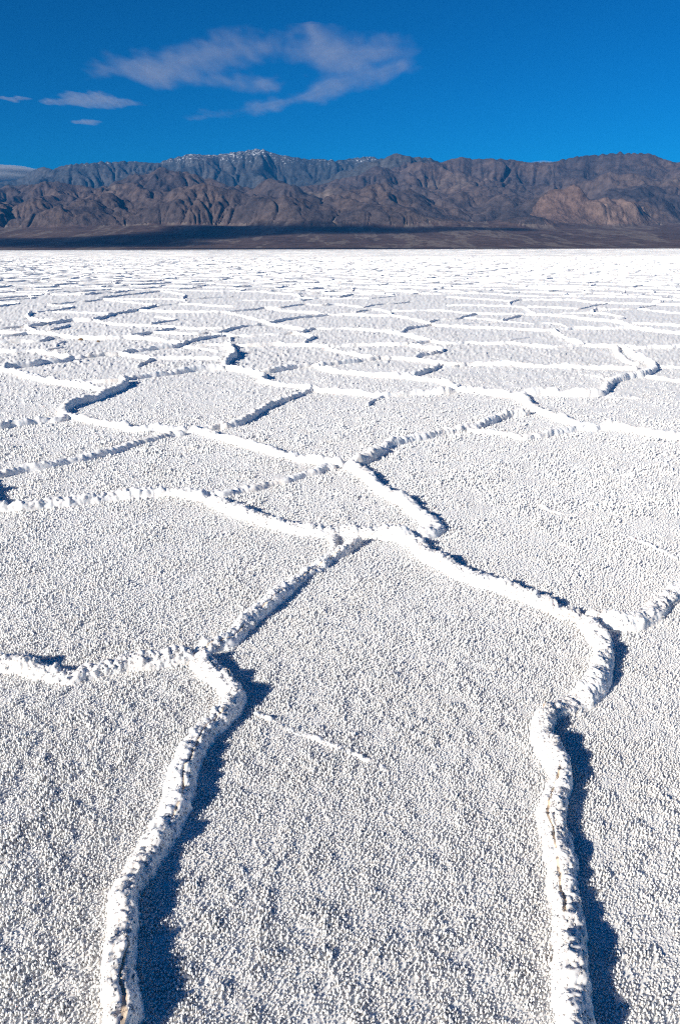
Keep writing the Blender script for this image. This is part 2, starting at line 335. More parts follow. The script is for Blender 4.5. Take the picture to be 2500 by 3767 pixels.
(0.045,0.05,0,'flat pale salt patch behind the hooked ridge',[(3753,10737),(3905,10647),(4167,10556),(4324,10552)]),
(0.05,0.042,0,'pitted cream salt ridge reaching the right edge from the hooked ridge',[(4287,10517),(4427,10363),(4727,10441),(4948,10436),(5138,10517),(5561,10543)]),
(0.045,0.05,0,'smooth white salt ridge inside the hooked ridge',[(4167,10556),(3951,9870),(3806,9277),(3777,8954),(3886,8890)]),
(0.025,0.026,0,'short thin white salt line at the right edge beside the hooked ridge',[(3973,8688),(4260,8625),(4562,8551)]),
(0.03,0.034,0,'bright low ridge leaving the hooked ridge towards the right edge',[(3552,7995),(3694,7845),(3828,7700),(4049,7531)]),
(0.0145,0.012,0,'faint white seam on the plate left of the hooked ridge',[(2847,8174),(2981,7998),(3082,7849)]),
(0.0145,0.012,0,'faint dark seam on the plate left of the short diagonal ridge',[(2777,11479),(3208,11816)]),
(0.0145,0.012,0,'faint white seam on the plate below the hooked ridge',[(2671,6853),(2863,6806),(3006,6753)]),
(0.035,0.035,0,'leftmost low bright salt ridge dropping right at far right in the middle distance',[(2806,18731),(3392,18712),(3944,18540),(4411,18375),(4635,17884),(4531,16908),(4458,16105)]),
(0.03,0.03,0,'low level salt ridge at far right near the horizon net',[(4815,18296),(5354,18036),(5769,17557),(5951,17551),(6569,18486),(7236,19247)]),
(0.03,0.03,0,'short level salt ridge at far right in the middle distance',[(4870,16122),(5369,16302),(5837,16367)]),
(0.05,0.04,0,'low rubbly hump of salt crust with a dark near face at the far right',[(5795,16248),(6095,17065),(6332,17276),(6479,17183)]),
(0.03,0.03,0,'low shaded salt ridge climbing right at far right in the middle distance',[(6526,17308),(7189,17511),(7632,17961),(8239,18581)]),
(0.03,0.03,0,'rightmost short bright salt ridge dropping right at far right in the middle distance',[(5810,16289),(6079,16087),(6099,15180),(5821,14951)]),
(0.03,0.03,0,'low bright salt ridge dropping right touching the right edge in the middle distance',[(7334,17506),(7575,16637),(7799,16229),(8167,15725)]),
(0.035,0.034,0,'long level salt ridge touching the right edge near the horizon net',[(4434,18474),(4672,19579),(5137,20563),(5612,20732),(6340,20704),(6811,20687),(6893,19783),(7322,19484),(8052,19076),(8914,18626),(9537,18452)]),
(0.03,0.032,0,'low bright salt ridge dropping right at far right near the horizon net',[(3312,22200),(3881,21486),(4416,20815),(4890,20244)]),
(0.0135,0.01,0,'faint thin salt seam crossing the front plate',[(-281,1831),(-229,1802),(-142,1741),(-33,1680),(57,1623),(137,1568)]),
(0.0145,0.012,0,'faint salt seam on the big plate right of the hooked knob',[(1164,3733),(1233,3626),(1343,3584)]),
(0.0145,0.012,0,'faint salt seam on the right hand plate',[(1508,3262),(1575,3132),(1631,2995)]),
(0.06,0.05,0,'end of a salt ridge at the left edge throwing a blue shadow',[(-2004,3680),(-2136,3875),(-2209,4054),(-2416,4305),(-2637,4452)])]


def smooth_line(p, step):
    """Catmull-Rom through p, resampled at about step."""
    p = np.asarray(p, float)
    q = np.vstack([2 * p[0] - p[1], p, 2 * p[-1] - p[-2]])
    out = []
    for i in range(1, len(q) - 2):
        t = np.linspace(0, 1, 24, endpoint=False)[:, None]
        a, b_, c_, d = q[i - 1], q[i], q[i + 1], q[i + 2]
        out.append(0.5 * (2 * b_ + (c_ - a) * t + (2 * a - 5 * b_ + 4 * c_ - d) * t ** 2 + (3 * b_ - a - 3 * c_ + d) * t ** 3))
    out.append(p[-1:])
    q = np.vstack(out)
    s = np.concatenate([[0], np.cumsum(np.hypot(*np.diff(q, axis=0).T))])
    n = max(3, int(s[-1] / step) + 1)
    t = np.linspace(0, s[-1], n)
    return np.stack([np.interp(t, s, q[:, 0]), np.interp(t, s, q[:, 1])], 1), t

def ridge_geometry(line, h, w, seed, lod=1.0):
    w = w * 0.82
    d_far = float(np.median(np.asarray(line)[:, 1]))
    h = h * (1.0 + 0.40 * min(1.0, max(0.0, (d_far - 4.0) / 5.0)))
    p0 = np.asarray(line, float)
    dist = max(1.25, float(np.hypot(p0[:, 0], p0[:, 1]).min()))
    ds = max(0.0026, 0.00165 * math.hypot(dist, CAM_H)) * lod
    p, s = smooth_line(p0, ds)
    # wander of the crest line
    tng = np.gradient(p, axis=0); tng /= np.maximum(1e-9, np.hypot(tng[:, 0], tng[:, 1]))[:, None]
    nrm = np.stack([-tng[:, 1], tng[:, 0]], 1)
    z0 = np.zeros_like(s)
    wob = (fbm(s / 0.11, z0 + seed * 3.7, seed, 3) - 0.5) * 0.75 * w * np.clip(s / 0.1, 0, 1) * np.clip((s[-1] - s) / 0.1, 0, 1)
    p = p + nrm * wob[:, None]
    L = s[-1]
    cap = np.sqrt(np.clip(np.minimum(s, L - s) / (w * 1.1), 0, 1))
    hh = h * (0.62 + 0.75 * fbm(s / 0.16, z0 + seed, seed + 5, 3)) * (0.9 + 0.2 * vnoise(s / 0.035, z0, seed + 6)) * (0.15 + 0.85 * cap)
    if h < 0.02:
        hh = hh * np.clip((fbm(s / 0.03, z0 + 5.5, seed + 9, 3) - 0.30) * 3.6, 0.15, 1.15)
    wl_ = w * (0.70 + 0.65 * fbm(s / 0.13, z0 + 2.2, seed + 7, 3)) * (0.2 + 0.8 * cap)
    wr_ = w * (0.62 + 0.55 * fbm(s / 0.13, z0 + 7.2, seed + 8, 3)) * (0.2 + 0.8 * cap)
    nc = int(np.clip(math.pi * w * 1.15 / ds, 7 if dist < 40 else 5, 56))
    ph = np.linspace(0, math.pi, nc)
    # x across (+ = left side of the travel direction), superelliptic section
    cx = np.sign(np.cos(ph)) * np.abs(np.cos(ph)) ** 0.85 * (1 + 0.28 * (1 - np.sin(ph)) ** 3)
    cz = np.sin(ph) ** 0.72
    X = np.where(cx[None, :] > 0, wl_[:, None], wr_[:, None]) * cx[None, :]
    Z = hh[:, None] * cz[None, :]
    S = np.repeat(s[:, None], nc, 1); A = np.repeat((ph * (w * 0.9))[None, :], len(s), 0)
    c1 = max(0.017, 3.2 * ds); c2 = max(0.0075, 2.6 * ds)
    amp = min(1.0, h / 0.05)
    wx = (vnoise(S / 0.03, A / 0.03, seed + 11) - 0.5) * 0.6
    lump = bumps(S / c1 + wx, A / (c1 * 1.35) + wx, seed + 20, 0.5, 0.5, 0.9)
    fine = bumps(S / c2, A / c2, seed + 40, 0.6, 0.5, 0.9)
    rag = fbm(S / max(0.032, 4 * ds), A / max(0.032, 4 * ds), seed + 50, 4, 0.6) - 0.5
    disp = amp * (rag * 0.030 + (lump - 0.45) * min(0.0105, 0.5 * c1) + (fine - 0.35) * min(0.0065, 0.7 * c2))
    return p, nrm, s, ph, X, Z, cx, cz, disp

def ridge_mesh_data(line, h, w, seed, crack=False, lod=1.0):
    p, nrm, s, ph, X, Z, cx, cz, disp = ridge_geometry(line, h, w, seed, lod)
    ns, nc = X.shape
    edge = np.sin(ph)[None, :] ** 0.5
    lean = np.sin(ph)[None, :]
    inside = None
    if crack:
        pc = math.pi / 2 + (0.30 if crack > 0 else -0.30) + 0.55 * (fbm(s / 0.12, s * 0 + 3.3, seed + 60, 2) - 0.5)
        on = np.clip((fbm(s / 0.16, s * 0 + 9.3, seed + 61, 3) - 0.50) * 8, 0.0, 1) * np.clip(s / 0.08, 0, 1)
        dphi = np.abs(ph[None, :] - pc[:, None]) * w
        wdt = 0.0035 + 0.004 * vnoise(s / 0.02, s * 0, seed + 62)
        disp = disp - (0.008 * on[:, None]) * np.exp(-(dphi / wdt[:, None]) ** 2)
        inside = (dphi < wdt[:, None] * 0.75) & (on[:, None] > 0.3)
        side = ph[None, :] > pc[:, None]
    gx = X + disp * cx[None, :] * edge
    gz = Z + disp * lean - min(0.016, 0.25 * h)
    co = np.empty((ns, nc, 3), np.float32)
    co[..., 0] = p[:, None, 0] + nrm[:, None, 0] * gx
    co[..., 1] = p[:, None, 1] + nrm[:, None, 1] * gx
    co[..., 2] = gz
    q = grid_quads(ns, nc)
    tri = None
    if math.hypot(*np.asarray(line).mean(axis=0)) < 3.6:
        cell_a = (s[1] - s[0]) * (math.pi * w * 0.9 / nc)
        sp_ = max(0.0050, 1.9 * (s[1] - s[0]))
        rg = np.random.default_rng(seed)
        pick = rg.random((ns, nc)) < 0.35 * cell_a / sp_ ** 2
        pick[:, :2] = False; pick[:, -2:] = False
        if inside is not None:
            pick &= ~inside
        I, J = np.where(pick)
        n3 = np.stack([nrm[I, 0] * cx[J], nrm[I, 1] * cx[J], np.sin(ph[J]) * 0.9 + 0.15], 1)
        n3 += (rg.random(n3.shape) - 0.5) * 0.7
        n3 /= np.linalg.norm(n3, axis=1)[:, None]
        t1 = np.cross(n3, rg.random(n3.shape) - 0.5); t1 /= np.maximum(1e-6, np.linalg.norm(t1, axis=1))[:, None]
        t2 = np.cross(n3, t1)
        P0 = co[I, J] - n3 * 0.002
        rr_ = sp_ * (0.42 + 0.35 * rg.random(len(I)))[:, None]; hh_ = sp_ * (0.35 + 0.7 * rg.random(len(I)) ** 2)[:, None]
        vs_ = [P0 + rr_ * (math.cos(a_) * t1 + math.sin(a_) * t2) for a_ in (0, 2.1, 4.2)]
        top_ = [P0 + n3 * hh_ * 0.8 + 0.62 * rr_ * (math.cos(a_) * t1 + math.sin(a_) * t2) for a_ in (0.3, 2.4, 4.5)]
        xs = np.stack(vs_ + top_, 1).astype(np.float32)
        tri = (xs, (I, J))
    if crack:
        ins = inside[:-1, :-1].ravel(); sd = np.broadcast_to(side, (ns, nc))[:-1, :-1].ravel()
        return co.reshape(-1, 3), q, np.where(ins, 2, sd.astype(int)), (tri[0], np.broadcast_to(side, (ns, nc))[tri[1]].astype(int)) if tri else None
    return co.reshape(-1, 3), q, None, (tri[0], None) if tri else None

XQ = np.array([(0, 1, 4, 3), (1, 2, 5, 4), (2, 0, 3, 5)]); XT = np.array([(3, 4, 5)])
def with_crystals(c_, q_, xs):
    b_ = len(c_) + np.arange(len(xs))[:, None, None] * 6
    return np.vstack([c_, xs.reshape(-1, 3)]), np.vstack([q_, (XQ[None] + b_).reshape(-1, 4)]), (XT[None] + b_).reshape(-1, 3)

# the network beyond the traced plates: borders of irregular cells
def far_edges():
    seeds = []
    cell = 1.75
    for iy in range(int(16 / cell), int(190 / cell)):
        y = iy * cell
        half = 0.62 * y + 4
        for ix in range(int(-half / cell), int(half / cell) + 1):
            r1, r2, r3 = random.random(), random.random(), random.random()
            if r3 < 0.12 and y > 24:
                continue
            seeds.append(Vector(((ix + 0.5 * (iy % 2) + (r1 - 0.5) * 0.95) * cell, y + (r2 - 0.5) * 0.95 * cell)))
    vs, es, fs, *_ = delaunay_2d_cdt(seeds, [], [], 0, 1e-6)
    cc = {}
    e2f = {}
    for k, f in enumerate(fs):
        a, b, c = (vs[i] for i in f)
        d = 2 * (a.x * (b.y - c.y) + b.x * (c.y - a.y) + c.x * (a.y - b.y))
        if abs(d) < 1e-6:
            continue
        ux = ((a.x ** 2 + a.y ** 2) * (b.y - c.y) + (b.x ** 2 + b.y ** 2) * (c.y - a.y) + (c.x ** 2 + c.y ** 2) * (a.y - b.y)) / d
        uy = ((a.x ** 2 + a.y ** 2) * (c.x - b.x) + (b.x ** 2 + b.y ** 2) * (a.x - c.x) + (c.x ** 2 + c.y ** 2) * (b.x - a.x)) / d
        cc[k] = (ux, uy)
        for i in range(3):
            e2f.setdefault(tuple(sorted((f[i], f[(i + 1) % 3]))), []).append(k)
    out = []
    for e, ks in e2f.items():
        if len(ks) == 2 and ks[0] in cc and ks[1] in cc:
            a, b = cc[ks[0]], cc[ks[1]]
            L = math.hypot(a[0] - b[0], a[1] - b[1])
            if 0.15 < L < 6:
                out.append((a, b, L))
    return out

traced_pts = np.array([q for t in TRACED for q in t[4]], float) / 1000.0
def wavy(a, b, L, seed):
    n = max(3, int(L / 0.28) + 1)
    t = np.linspace(0, 1, n)
    off = (fbm(t * L / 0.7, t * 0 + seed * 1.7, seed, 3) - 0.5) * 0.55 * np.sin(np.pi * t) ** 0.5
    dx, dy = (b[0] - a[0]) / L, (b[1] - a[1]) / L
    return np.stack([a[0] + (b[0] - a[0]) * t - dy * off, a[1] + (b[1] - a[1]) * t + dx * off], 1)

far = []
for k, (a, b, L) in enumerate(far_edges()):
    m = ((a[0] + b[0]) / 2, (a[1] + b[1]) / 2)
    if not (18.5 < m[1] < 140 and abs(m[0]) < 0.56 * m[1] + 2):
        continue
    if m[1] < 26:
        near = np.min([np.hypot(traced_pts[:, 0] - x, (traced_pts[:, 1] - y) * 0.8).min() for x, y in (a, m, b)])
        if near < 0.8:
            continue
    far.append((m[1], a, b, L, k))
far.sort(key=lambda e: e[0])

lines = []        # every ridge line in metres, for the plates
for t in TRACED:
    lines.append(np.array(t[4], float) / 1000.0)
far_lines = []
for y, a, b, L, k in far:
    far_lines.append(wavy(a, b, L, 1000 + k))

# ------------------------------------------------------------------ salt plates: one relief sheet, finer near the viewer, cut into plates along the ridges
SP, CP = math.sin(PITCH), math.cos(PITCH)
NC_, NR_ = 760, 430
a_in = np.linspace(-0.54, 0.54, NC_ - 60)
a_out = np.linspace(0.55, 0.80, 30)
acol = np.concatenate([-a_out[::-1], a_in, a_out])
# rows: steps of viewing depression from 62 degrees down to the far flat, then a few long ones
off = np.concatenate([np.linspace(-19.6, 2.0, 150, endpoint=False), np.linspace(2.0, 9.215, NR_ - 156)])
dep = PITCH - np.arctan(off / 24.0)
yrow = CAM_H / np.tan(dep)
yrow = np.concatenate([yrow, [1600, 2400, 3600, 5200, 7000, 8600]])
Y = np.repeat(yrow[:, None], len(acol), 1)
Lrow = yrow * CP + CAM_H * SP
X = Lrow[:, None] * acol[None, :]
pxm = (Lrow * 0.0015)[:, None]                 # local spacing across
wy = np.gradient(yrow)[:, None]

patch = fbm(X / 0.07, Y / 0.07, 5, 3)
patch2 = fbm(X / 0.45, Y / 0.45, 9, 3)
tall = np.clip(0.25 + 1.5 * (patch - 0.28), 0.2, 1.4) * np.clip(0.55 + 0.9 * patch2, 0.6, 1.3)
gcx = np.maximum(0.0085, 1.8 * pxm)
gcy = np.maximum(0.0085, 1.4 * wy)
gv = np.concatenate([[0], np.cumsum(np.diff(yrow) / ((gcy[1:, 0] + gcy[:-1, 0]) / 2))])[:, None] + 0 * X
grain_in = np.clip((Y - 5.0) / 4.0, 0.0, 1)
g1 = bumps(X / gcx, gv, 501, 1.1, 0.5, 0.95)
g2 = bumps(X / (gcx * 2.1), gv / 2.1, 541, 1.0, 0.5, 0.95)
zg = (patch2 - 0.5) * 0.010 + (0.004 + 0.0105 * grain_in * np.clip(gcx / 0.0085, 1, 3.2) ** 0.8) * tall * g1 + 0.0035 * g2 * tall - 0.007
fade = np.clip(1 - (Y - 120) / 200, 0, 1)
zg = zg * fade
co = np.stack([X, Y, zg], -1).reshape(-1, 3)

# flood fill of the plates between the ridges in the sheet's own index space
K = 2
nr, nc = NR_ // K, len(acol) // K
lab = np.zeros((nr, nc), np.int32)
def rc_of(pts):
    r = np.interp(pts[:, 1], yrow, np.arange(len(yrow)))
    a = pts[:, 0] / (pts[:, 1] * CP + CAM_H * SP)
    c = np.interp(a, acol, np.arange(len(acol)))
    return r / K, c / K
def draw(pts):
    r, c = rc_of(pts)
    for i in range(len(r) - 1):
        n = int(max(abs(r[i + 1] - r[i]), abs(c[i + 1] - c[i])) * 2) + 2
        rr = np.clip(np.linspace(r[i], r[i + 1], n).astype(int), 0, nr - 1)
        c2 = np.clip(np.linspace(c[i], c[i + 1], n).astype(int), 0, nc - 1)
        lab[rr, c2] = -1
        lab[rr, np.clip(c2 + 1, 0, nc - 1)] = -1
for ln in lines:
    draw(smooth_line(ln, 0.03)[0])
for ln in far_lines:
    if ln[:, 1].min() < 34:
        draw(ln)
far_row = int(np.interp(30.0, yrow, np.arange(len(yrow))) / K)
lab[far_row:, :] = -2
nxt = 1
flat = lab.tolist()
sizes = {}
for r0 in range(nr):
    for c0 in range(nc):
        if flat[r0][c0] == 0:
            st = [(r0, c0)]; flat[r0][c0] = nxt; cnt = 0
            while st:
                r, c = st.pop(); cnt += 1
                for r2, c2 in ((r + 1, c), (r - 1, c), (r, c + 1), (r, c - 1)):
                    if 0 <= r2 < nr and 0 <= c2 < nc and flat[r2][c2] == 0:
                        flat[r2][c2] = nxt; st.append((r2, c2))
            sizes[nxt] = cnt
            nxt += 1
lab = np.array(flat, np.int32)
big = np.zeros(nxt + 1, bool)
for k, v in sizes.items():
    big[k] = v >= 12
lab = np.where((lab > 0) & ~big[np.clip(lab, 0, nxt)], -1, lab)
for _ in range(20):
    hole = lab == -1
    if not hole.any():
        break
    for sh, ax in ((1, 0), (-1, 0), (1, 1), (-1, 1)):
        n_ = np.roll(lab, sh, ax)
        lab = np.where((lab == -1) & (n_ > 0), n_, lab)
lab = np.where(lab == -1, -2, lab)

# the setting: the salt flat, a broad sheet that carries the plates
gx = np.array([-60000, -20000, -6000, -1500, -300, -60, -15, -4, 4, 15, 60, 300, 1500, 6000, 20000, 60000], float)
gy = np.array([-3000, -600, -100, -20, -4, 2, 8, 25, 100, 400, 1500, 5000, 8600], float)
GX, GY = np.meshgrid(gx, gy)
flat_me = mesh_from('salt_flat', np.stack([GX, GY, GX * 0 - 0.022], -1).reshape(-1, 3), grid_quads(len(gy), len(gx)), M_flat)
salt_flat = link('salt_flat', flat_me, kind='structure')

Q = grid_quads(NR_, len(acol))
fr = np.clip((Q[:, 0] // len(acol)) // K, 0, nr - 1); fc = np.clip((Q[:, 0] % len(acol)) // K, 0, nc - 1)
fl = lab[fr, fc]
order = np.argsort(fl, kind='stable')
fl_s = fl[order]
cuts = np.concatenate([[0], np.where(np.diff(fl_s))[0] + 1, [len(fl_s)]])
# upright salt crystals on the near plates, built into the plate they grow on
rngc = np.random.default_rng(11)
rows_y = [0.70]
while rows_y[-1] < 9.6:
    yy = rows_y[-1]
    rows_y.append(yy + max(0.0060, 1.25 * 0.0015 * (yy * yy + CAM_H ** 2) / CAM_H))
kx_l, ky_l, ks_l = [], [], []
for yy in rows_y:
    Lr = yy * CP + CAM_H * SP
    sp_ = max(0.0064, 2.0 * 0.0015 * Lr)
    n_ = int(2 * 0.52 * Lr / sp_)
    n2 = int(0.27 * Lr / (sp_ * 2.0))          # wider apart at the sides
    side_ = 0.52 * Lr + (np.arange(n2) + 0.5) * sp_ * 2.0
    kx_l += [(np.arange(n_) / n_ - 0.5) * 2 * 0.52 * Lr, side_, -side_]
    ky_l.append(np.full(n_ + 2 * n2, yy)); ks_l += [np.full(n_, sp_), np.full(2 * n2, sp_ * 1.5)]
kx, ky, ks = np.concatenate(kx_l), np.concatenate(ky_l), np.concatenate(ks_l)
kdy = np.maximum(0.0060, 1.25 * 0.0015 * (ky * ky + CAM_H ** 2) / CAM_H)
kx = kx + (rngc.random(kx.shape) - 0.5) * ks * 1.1; ky = ky + (rngc.random(kx.shape) - 0.5) * kdy * 1.1
keep = (rngc.random(kx.shape) < np.clip((9.5 - ky) / 4.0, 0, 1)) & (rngc.random(kx.shape) > 0.10) & (ky > 0.7)
kx, ky, ks = kx[keep], ky[keep], ks[keep]
kw = np.clip((0.035 / ks - 3.0) / 2.0, 0, 1)
kpatch = 0.5 + kw * (fbm(kx / 0.035, ky / 0.035, 601, 3) - 0.5) + (1 - kw) * (fbm(kx / 0.10, ky / 0.10, 602, 3) - 0.5); kbig = fbm(kx / 0.45, ky / 0.45, 9, 3); kmid = fbm(kx / 0.12, ky / 0.12, 603, 2)
kh = 0.0068 * np.minimum(1.7, 1 + 0.5 * (ks / 0.0064 - 1)) * np.clip(0.30 + 2.2 * (kpatch - 0.33), 0.22, 1.5) * (0.55 + 0.9 * kbig) * (0.7 + 0.6 * kmid) * (0.55 + 0.9 * rngc.random(kx.shape))
kr = 0.54 * ks * (0.7 + 0.7 * rngc.random(kx.shape)) * (0.8 + 0.35 * kpatch)
klx = (rngc.random(kx.shape) - 0.5) * 0.75 * kh; kly = (rngc.random(kx.shape) - 0.5) * 0.75 * kh
kt = rngc.random(kx.shape) * math.pi
kz = (kbig - 0.5) * 0.010 - 0.009
NK = len(kx)
kco = np.empty((NK, 7, 3), np.float32)
for j in range(3):
    an = kt + j * math.pi * 2 / 3
    kco[:, j] = np.stack([kx + 1.1 * kr * np.cos(an), ky + 1.1 * kr * np.sin(an), kz], 1)
    kco[:, 3 + j] = np.stack([kx + klx * 0.75 + 0.68 * kr * np.cos(an + 0.3), ky + kly * 0.75 + 0.68 * kr * np.sin(an + 0.3), kz + 0.006 + kh * 0.66], 1)
kco[:, 6] = np.stack([kx + klx, ky + kly, kz + 0.006 + kh], 1)
kq = np.array([(0, 1, 4, 3), (1, 2, 5, 4), (2, 0, 3, 5)])
ktri = np.array([(3, 4, 6), (4, 5, 6), (5, 3, 6)])
r_, c_ = rc_of(np.stack([kx, ky], 1))
klab = lab[np.clip(r_.astype(int), 0, nr - 1), np.clip(c_.astype(int), 0, nc - 1)]
print('crystals', NK)
n_plates = 0
for i in range(len(cuts) - 1):
    idx = order[cuts[i]:cuts[i + 1]]
    c_, q_ = sub_mesh(co, Q[idx])
    lb = fl_s[cuts[i]]
    sel = np.where(klab == lb)[0]
    t_ = None
    if len(sel):
        base_i = len(c_) + np.arange(len(sel))[:, None, None] * 7
        q_ = np.vstack([q_, (kq[None] + base_i).reshape(-1, 4)])
        t_ = (ktri[None] + base_i).reshape(-1, 3)
        c_ = np.vstack([c_, kco[sel].reshape(-1, 3)])
    if lb == -2:
        link('far_salt_plates', mesh_from('far_salt_plates', c_, q_, M_plate, tris=t_), salt_flat, kind='stuff')
    else:
        link('salt_plate', mesh_from('salt_plate', c_, q_, M_plate, tris=t_), salt_flat)
        n_plates += 1

# ------------------------------------------------------------------ ridges
NEAR_GROUP = 'salt ridges between the salt plates'
LABELS = [t[3] for t in TRACED]
made = 0
for i, (h, w, crack, label, pts) in enumerate(TRACED):
    ln = lines[i]
    dist = float(np.median(ln[:, 1]))
    label = LABELS[i]
    co_, q_, part, xtal = ridge_mesh_data(ln, h, w, 100 + 7 * i, (crack if dist < 4 else 0))
    if part is None:
        t_ = None
        if xtal is not None:
            co_, q_, t_ = with_crystals(co_, q_, xtal[0])
        o = link('salt_ridge', mesh_from('salt_ridge', co_, q_, M_ridge, tris=t_), label=label, category='salt ridge', group=NEAR_GROUP)
    else:
        base = Vector(co_.mean(axis=0)); base.z = 0.0
        t = thing('salt_ridge', label, 'salt ridge', base, NEAR_GROUP)
        pieces = [('salt_lip', M_ridge, q_[part == 0], 0), ('salt_lip', M_ridge, q_[part == 1], 1)]
        cq = q_[part == 2]
        if len(cq):                       # every open stretch of the crack apart
            par = {int(v): int(v) for v in np.unique(cq)}
            def root(v):
                while par[v] != v:
                    par[v] = par[par[v]]; v = par[v]
                return v
            for f in cq.tolist():
                for v in f[1:]:
                    par[root(v)] = root(f[0])
            rt = np.array([root(int(f[0])) for f in cq])
            pieces += [('crack', M_crack, cq[rt == r_], 2) for r_ in np.unique(rt) if (rt == r_).sum() > 6]
        for nm, mt, qq, k in pieces:
            if len(qq):
                c2, q2 = sub_mesh(co_, qq)
                t_ = None
                if xtal is not None and k < 2:
                    c2, q2, t_ = with_crystals(c2, q2, xtal[0][xtal[1] == k])
                link(nm, mesh_from(nm, c2 - np.array(base, np.float32), q2, mt, tris=t_), t)
    made += 1
left = 300 - made
FAR_LABEL = 'thin distant salt ridge in the fine net of ridges near the horizon'
buf_c, buf_q, nvb = [], [], 0
for k, ln in enumerate(far_lines):
    y = far[k][0]
    h = random.uniform(0.02, 0.05) * (1.15 if random.random() < 0.3 else 1.0)
    w = h * random.uniform(0.8, 1.1)
    co_, q_, _, _ = ridge_mesh_data(ln, h, w, 3000 + k, 0, 1.0 if y < 32 else (1.7 if y < 70 else 3.0))
    if k < left:
        link('salt_ridge', mesh_from('salt_ridge', co_, q_, M_ridge), label=FAR_LABEL, category='salt ridge', group='distant salt ridges')
    else:
        buf_c.append(co_); buf_q.append(q_ + nvb); nvb += len(co_)
# beyond that, the ridges seen edge on: long wavering crests, broken by gaps
yy = 125.0
k = 0
while yy < 2600:
    px_ = 0.0016 * yy
    xs_ = np.arange(-0.60 * yy - 5, 0.60 * yy + 5, px_ * 1.6)
    hgt = np.clip((fbm(xs_ / 3.5 / max(1, px_ / 0.5), xs_ * 0 + k * 3.1, 7000 + k, 2) - 0.36) * 0.30, 0, 0.075) * (0.5 + 0.9 * vnoise(xs_ / (2 * px_), xs_ * 0 + k, 7300 + k))
    yc = yy + (fbm(xs_ / 30, xs_ * 0 + k, 7500 + k, 3) - 0.5) * 0.09 * yy
    co_ = np.stack([np.stack([xs_, yc - hgt * 1.1, xs_ * 0 - 0.02], 1), np.stack([xs_, yc, hgt - 0.004], 1), np.stack([xs_, yc + hgt * 1.1, xs_ * 0 - 0.02], 1)], 1).reshape(-1, 3)
    q_ = grid_quads(len(xs_), 3)
    keep_ = (hgt[:-1] + hgt[1:] > 0.002)
    q_ = q_.reshape(len(xs_) - 1, 2, 4)[keep_].reshape(-1, 4)
    buf_c.append(co_); buf_q.append(q_ + nvb); nvb += len(co_)
    yy += 0.030 * yy * (0.7 + 0.6 * random.random()) * (1 + yy / 900)
    k += 1
link('distant_salt_ridges', mesh_from('distant_salt_ridges', np.vstack(buf_c), np.vstack(buf_q), M_ridge), kind='stuff', label='fine net of salt ridges fading into the white flat')
print('tris', sum(len(m.polygons) * (2 if len(m.polygons) and len(m.polygons[0].vertices) == 4 else 1) for m in bpy.data.meshes))
print('plates', n_plates, 'ridges', made, 'far', len(far_lines), 'far verts', nvb)

